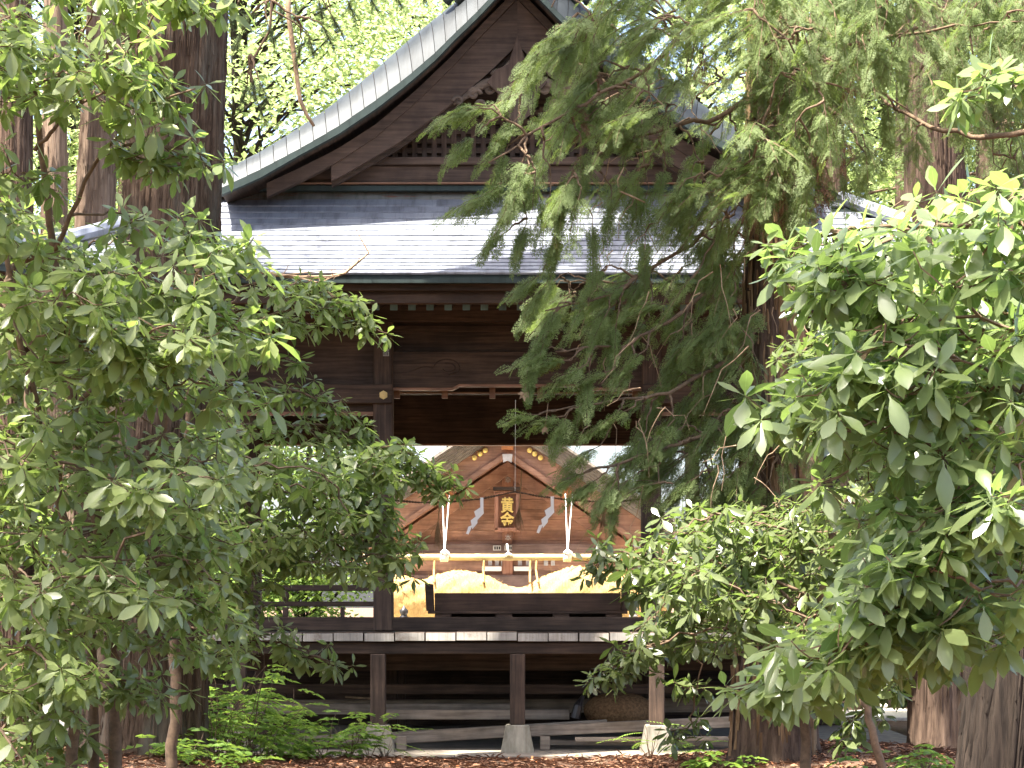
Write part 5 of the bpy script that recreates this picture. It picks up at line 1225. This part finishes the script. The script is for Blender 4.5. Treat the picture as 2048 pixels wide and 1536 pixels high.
for i, (px, py, Y, n) in enumerate(((430,1300,22.6,8),(470,1330,22.9,8),(500,1360,23.2,7),(450,1380,22.4,8),(520,1400,23.4,6),(420,1420,22.0,7),(480,1440,22.6,7),(560,1430,23.4,6),(610,1450,23.6,6),(650,1430,23.8,6),(700,1460,23.8,5),(540,1480,22.6,6),(380,1470,21.6,6),(330,1500,21.2,5),(430,1510,21.4,6),(590,1500,23.0,5),(640,1490,23.4,5),(500,1520,21.8,5),(300,1480,21.4,5),(740,1450,24.0,5),(680,1480,23.8,5),(610,1415,23.9,5),(560,1390,23.8,5),(400,1380,22.3,7),(510,1310,23.0,6),(440,1290,23.6,8),(475,1310,23.8,8),(500,1330,24.0,8),(535,1350,24.0,7),(455,1340,23.4,8),(490,1380,23.6,8),(430,1340,23.3,8))):
    near = Y < 23
    sapling(px, py-12-8*(i % 4), Y, .3, max(3, n-3), 'pale green compound leaved sapling at the foot of the huge cedar' if near else 'pale green compound leaved sapling along the stage edge before the floor posts', 100+i, False, SG if near else 'pale green saplings along the stage edge')
sapling(700, 1415, 24.0, .4, 6, 'taller pale sapling reaching towards the corner foundation stone', 140)
for i, (px, py, Y, lab) in enumerate(((770,1455,24.1,'feathery green fern arching before the corner foundation stone'), (1300,1440,23.9,'feathery fern before the foundation stone near the straw bale'), (1395,1480,23.2,'low fern beside the conifer foot'), (460,1400,23.9,'small fern under the stage edge by the saplings'))):
    sapling(px, py, Y, .3, 7, lab, 160+i, True)
for i, (px, py, Y) in enumerate(((20,1440,18),(80,1470,18.5),(140,1500,19),(40,1500,17.5),(1760,1500,20),(1850,1490,20.5),(1440,1500,21.5))):
    sapling(px, py, Y, .3, 6, 'low green seedling by the thin stems of the glossy evergreen' if px < 1000 else 'low green seedling in the leaf litter near the conifer foot', 180+i, False, 'seedlings by the thin stems' if px < 1000 else 'seedlings near the conifer foot')
# litter
rgL = np.random.default_rng(91)
def litter(n, x0, x1, y0, y1, L0, W, mat, name, lab):
    x = rgL.uniform(x0, x1, n); y = rgL.uniform(y0, y1, n); O = np.stack([x, y, gz(x, y)+rgL.uniform(.004, .03, n)], 1)
    az = rgL.uniform(0, 6.28, n); D = np.stack([np.cos(az), np.sin(az), rgL.normal(0, .25, n)], 1); N = np.stack([rgL.normal(0, .4, n), rgL.normal(0, .4, n), np.ones(n)], 1)
    o = leaf_mesh(name, ST, SQ, SM, O, D, N, L0*rgL.uniform(.5, 1.3, n), np.full(n, W), rgL.uniform(0, 1, n), mat, None); tag(o, lab, 'leaf litter', kind='stuff')
litter(16000, -6, 6.5, 17.5, 24.6, .07, .7, M['dead_leaf'], 'leaf_litter', 'brown fallen leaves scattered over the forest floor')
litter(26000, -6, 6.5, 17.5, 24.7, .11, .09, M['dead_spray'], 'needle_litter', 'russet cedar needles and twigs littering the forest floor')
litter(500, -4, 4, 24.5, 25.3, .06, .7, M['dead_leaf'], 'leaf_litter', 'a few brown leaves blown onto the concrete slab')
# fallen branch on the eave
fb = thing('fallen_branch', 'bare fallen branch caught on the eave of the stage roof', 'branch', tuple(P(600, 550, 24.15)))
mb = MB(); mb.tube([P(q[0], q[1], 24.16) for q in ((430,515),(480,530),(540,548),(600,555),(660,554),(690,546),(715,525),(738,506))], [.022,.021,.02,.018,.017,.014,.012,.007], 8); mb.build('stem', M['dead_wood'], fb, True)
for pts in (((560,552),(610,545),(672,540)), ((738,506),(722,478),(712,458)), ((600,556),(640,566),(668,552)), ((470,527),(500,540),(520,552))):
    MB().tube([P(*q, 24.13) for q in pts], np.linspace(.009, .003, 3), 6).build('side_twig', M['dead_wood'], fb)
mb = MB()
for k in range(16):
    px = rgL.uniform(470, 725); py = np.interp(px, [430,480,540,600,660,690,715,738], [515,530,548,555,554,546,525,506]); a = P(px, py, 24.15); e = a + np.array((rgL.normal(.03, .06), -.02, rgL.uniform(-.06, .12)))
    mb.tube(curve3(a, e, .1, rgL, 4, .06), np.linspace(.005, .0015, 4), 4, False)
mb.build('small_twigs', M['dead_wood'], fb)
# ------------------------------------------------------------------ wood behind
def bg_tree(x, y, h, r, zb, seed, mat, label, group, nleaf=9000, leaf=.17, trunk_r=.16, cat='tree', name='maple_tree'):
    rg = np.random.default_rng(seed); t = thing(name, label, cat, (x, y, 0), group)
    trunk('trunk', [(x, y, -.1), (x+rg.normal(0,.2), y, h*.5), (x+rg.normal(0,.3), y, h*.9)], [trunk_r, trunk_r*.7, .03], M['bark_dark'], t, 40, 24, .04, seed, .1)
    nc = int(46*(h-zb)*r/20)+14; th = rg.uniform(0, 6.28, nc); rr = r*np.sqrt(rg.uniform(.02, 1, nc)); zz = rg.uniform(zb, h, nc); sh = np.sin(np.pi*np.clip((zz-zb)/(h-zb)*.8+.12, 0, 1))
    C = np.stack([x + rr*sh*np.cos(th), y + rr*sh*np.sin(th), zz], 1); mb = MB()
    for c in C: mb.tube(curve3((x, y, max(zb*.8, c[2]-1.2)), c, .08, rg, 5, .03), np.linspace(.035, .008, 5), 5, False)
    mb.build('branches', M['bark_dark'], t)['kind'] = 'stuff'
    k = rg.integers(0, nc, nleaf); O = C[k] + rg.normal(0, 1, (nleaf, 3))*np.array((.62, .62, .26))*(r/2.8)
    az = rg.uniform(0, 6.28, nleaf); D = np.stack([np.cos(az), np.sin(az), rg.normal(-.25, .35, nleaf)], 1); N = np.stack([rg.normal(0, .45, nleaf), rg.normal(0, .45, nleaf), np.ones(nleaf)], 1)
    leaf_mesh('crown', ST, SQ, SM, O, D, N, leaf*rg.uniform(.6, 1.3, nleaf), np.full(nleaf, 1.1), np.clip(rg.normal(.5, .22, nleaf), 0, 1), mat, t)
    return t
for i, (x, y, h, r, zb) in enumerate(((-4.6,44,15,3.4,5.4),(-7.8,46,16,3.4,2.0),(-1.2,52,17,3.6,7.6),(3.6,50,17,3.6,7.2),(-11,44,15,3.2,1.5),(6.6,46,16,3.4,2.4),(10.2,45,16,3.4,1.5),(-5.8,54,19,4.0,4.0),(7.5,55,19,4.0,4.0),(-9.5,37,11,2.6,2.0),(9.2,38,12,2.8,2.0),(4.9,42,12,2.6,4.6),(13.5,47,17,3.6,2),(-14.5,47,17,3.6,2))):
    lab = 'sunlit bright green maple showing above the roof verge beside the huge cedar' if i in (0, 2, 7) else ('sunlit maple of the wood beyond the thin trunks and the huge cedar' if x < 0 else 'sunlit maple of the wood beyond the drooping conifer')
    bg_tree(x, y, h, r, zb, 300+i, M['maple'], lab, 'maples above the roof verge' if i in (0, 2, 7) else ('maples beyond the huge cedar' if x < 0 else 'maples beyond the drooping conifer'), 22000 if i in (0, 1, 2, 7) else 7000, .14 if i in (0, 1, 2, 7) else .17)
for i, (x, y, h, r) in enumerate(((-3.7,43,6.5,1.5),(-4.9,41.5,6.5,1.6),(-3.3,40.5,1.9,1.1),(-4.6,39.5,2.3,1.2),(-5.9,38.5,2.6,1.3),(-7.3,37,3.0,1.4),(3.6,40,2.0,1.0),(4.7,39,2.6,1.2),(6.0,37.5,3.0,1.3),(7.4,36,3.2,1.4),(-6.3,33,2.6,1.1),(6.2,33,2.6,1.1),(-4.05,33.8,1.1,1.0),(-4.6,29.6,1.3,.7),(-5.0,27.6,1.2,.7),(4.9,29.5,1.3,.7),(5.2,27.6,1.2,.7))):
    bg_tree(x, y, h, r, .3, 340+i, M['bush'], 'bright green bush seen through the railed stage bay' if x < 0 else 'bright green bush bordering the gravel court beyond the drooping conifer', 'bushes behind the railed bay' if x < 0 else 'bushes beyond the drooping conifer', 3200, .12, .05, 'bush', 'bush')
# darker conifers closing the wood at both sides
def bg_conifer(x, y, h, r, zb, seed, n):
    rg = np.random.default_rng(seed); t = thing('conifer_tree', 'shady conifer with hanging boughs behind the slender reddish trunk' if x < 0 else 'shady conifer with hanging boughs behind the dark brown trunk', 'tree', (x, y, 0), 'shady conifers behind the slender trunk' if x < 0 else 'shady conifers behind the dark brown trunk')
    trunk('trunk', [(x, y, -.1), (x, y, h*.6), (x, y, h)], [.22, .13, .03], M['bark_red'], t, 50, 32, .05, seed, .15)
    O, D, N, L = [], [], [], []; mb = MB()
    for i in range(n):
        z = rg.uniform(zb, h); az = rg.uniform(0, 6.28); rr = r*(1-.8*(z-zb)/(h-zb))*rg.uniform(.5, 1.1)+.2; hd = np.array((math.cos(az), math.sin(az), 0)); a = np.array((x, y, z)); b = a + hd*rr + (0, 0, -.35*rr); mb.tube(curve3(a, b, .08, None, 5), np.linspace(.025, .006, 5), 4, False)
        for k in range(18):
            s = rg.uniform(.25, 1.05); O.append(a+(b-a)*s+rg.normal(0, .12, 3)); D.append(hd*rg.uniform(.1, .9)+rg.normal(0, .4, 3)+(0, 0, -.9)); N.append(np.array((0, -.4, .8))+rg.normal(0, .4, 3)); L.append(.5*rg.uniform(.6, 1.2))
    mb.build('boughs', M['twig'], t)['kind'] = 'stuff'
    O, D, N, L = map(np.array, (O, D, N, L)); leaf_mesh('crown', FT2, FQ2, FM2, O, D, N, L, np.full(len(O), 1.2), rg.uniform(.2, 1, len(O)), M['needle'], t)
for i, (x, y, h, r, zb) in enumerate(((-6.4,28.6,13,1.7,2.0),(-7.6,27.2,13,2.0,1.5),(-6.2,41,14,1.7,3.0),(6.6,31,13,2.0,2.5),(5.4,35,14,1.8,3.0),(8.0,33,13,2.2,1.5),(-9,34,13,2.2,1.2),(4.5,37.5,15,1.7,4.6),(5.6,30,13,1.6,2.5))):
    bg_conifer(x, y, h, r, zb, 380+i, 56)
# stone things far left, pale post right
sw = thing('stone_wall', 'low pale stone wall glimpsed between the thin stems', 'wall', tuple(P(60, 1440, 27.5)*np.array((1,1,0))))
x0 = sx(-60, 27.5)
for k in range(6):
    for r_ in range(2): MB().box(x0+k*.34+.17*r_, x0+k*.34+.17*r_+.33, 27.4, 27.7, .0+.16*r_, .155+.16*r_, .012).build('stone', M['granite'], sw)
sp = thing('stone_pillar', 'pale stone pillar with rounded cap standing behind the thin stems', 'pillar', (sx(128, 27.2), 27.2, 0))
xx = sx(128, 27.2); MB().box(xx-.11, xx+.11, 27.09, 27.31, 0, .78, .02).build('shaft', M['granite'], sp); MB().lathe((xx, 27.2, .781), [(.14, 0), (.14, .05), (.10, .11), (.03, .14)], 14).build('cap', M['granite'], sp)
wp = thing('pale_post', 'pale sunlit wooden post glimpsed beside the thick dark cedar trunk', 'post', (sx(1914, 29), 29, 0)); xx = sx(1914, 29)
MB().box(xx-.035, xx+.035, 28.96, 29.04, 0, 1.0, .006).build('shaft', M['whitewash'], wp); MB().box(xx-.05, xx+.05, 28.945, 29.055, 1.001, 1.04, .006).build('cap', M['whitewash'], wp)
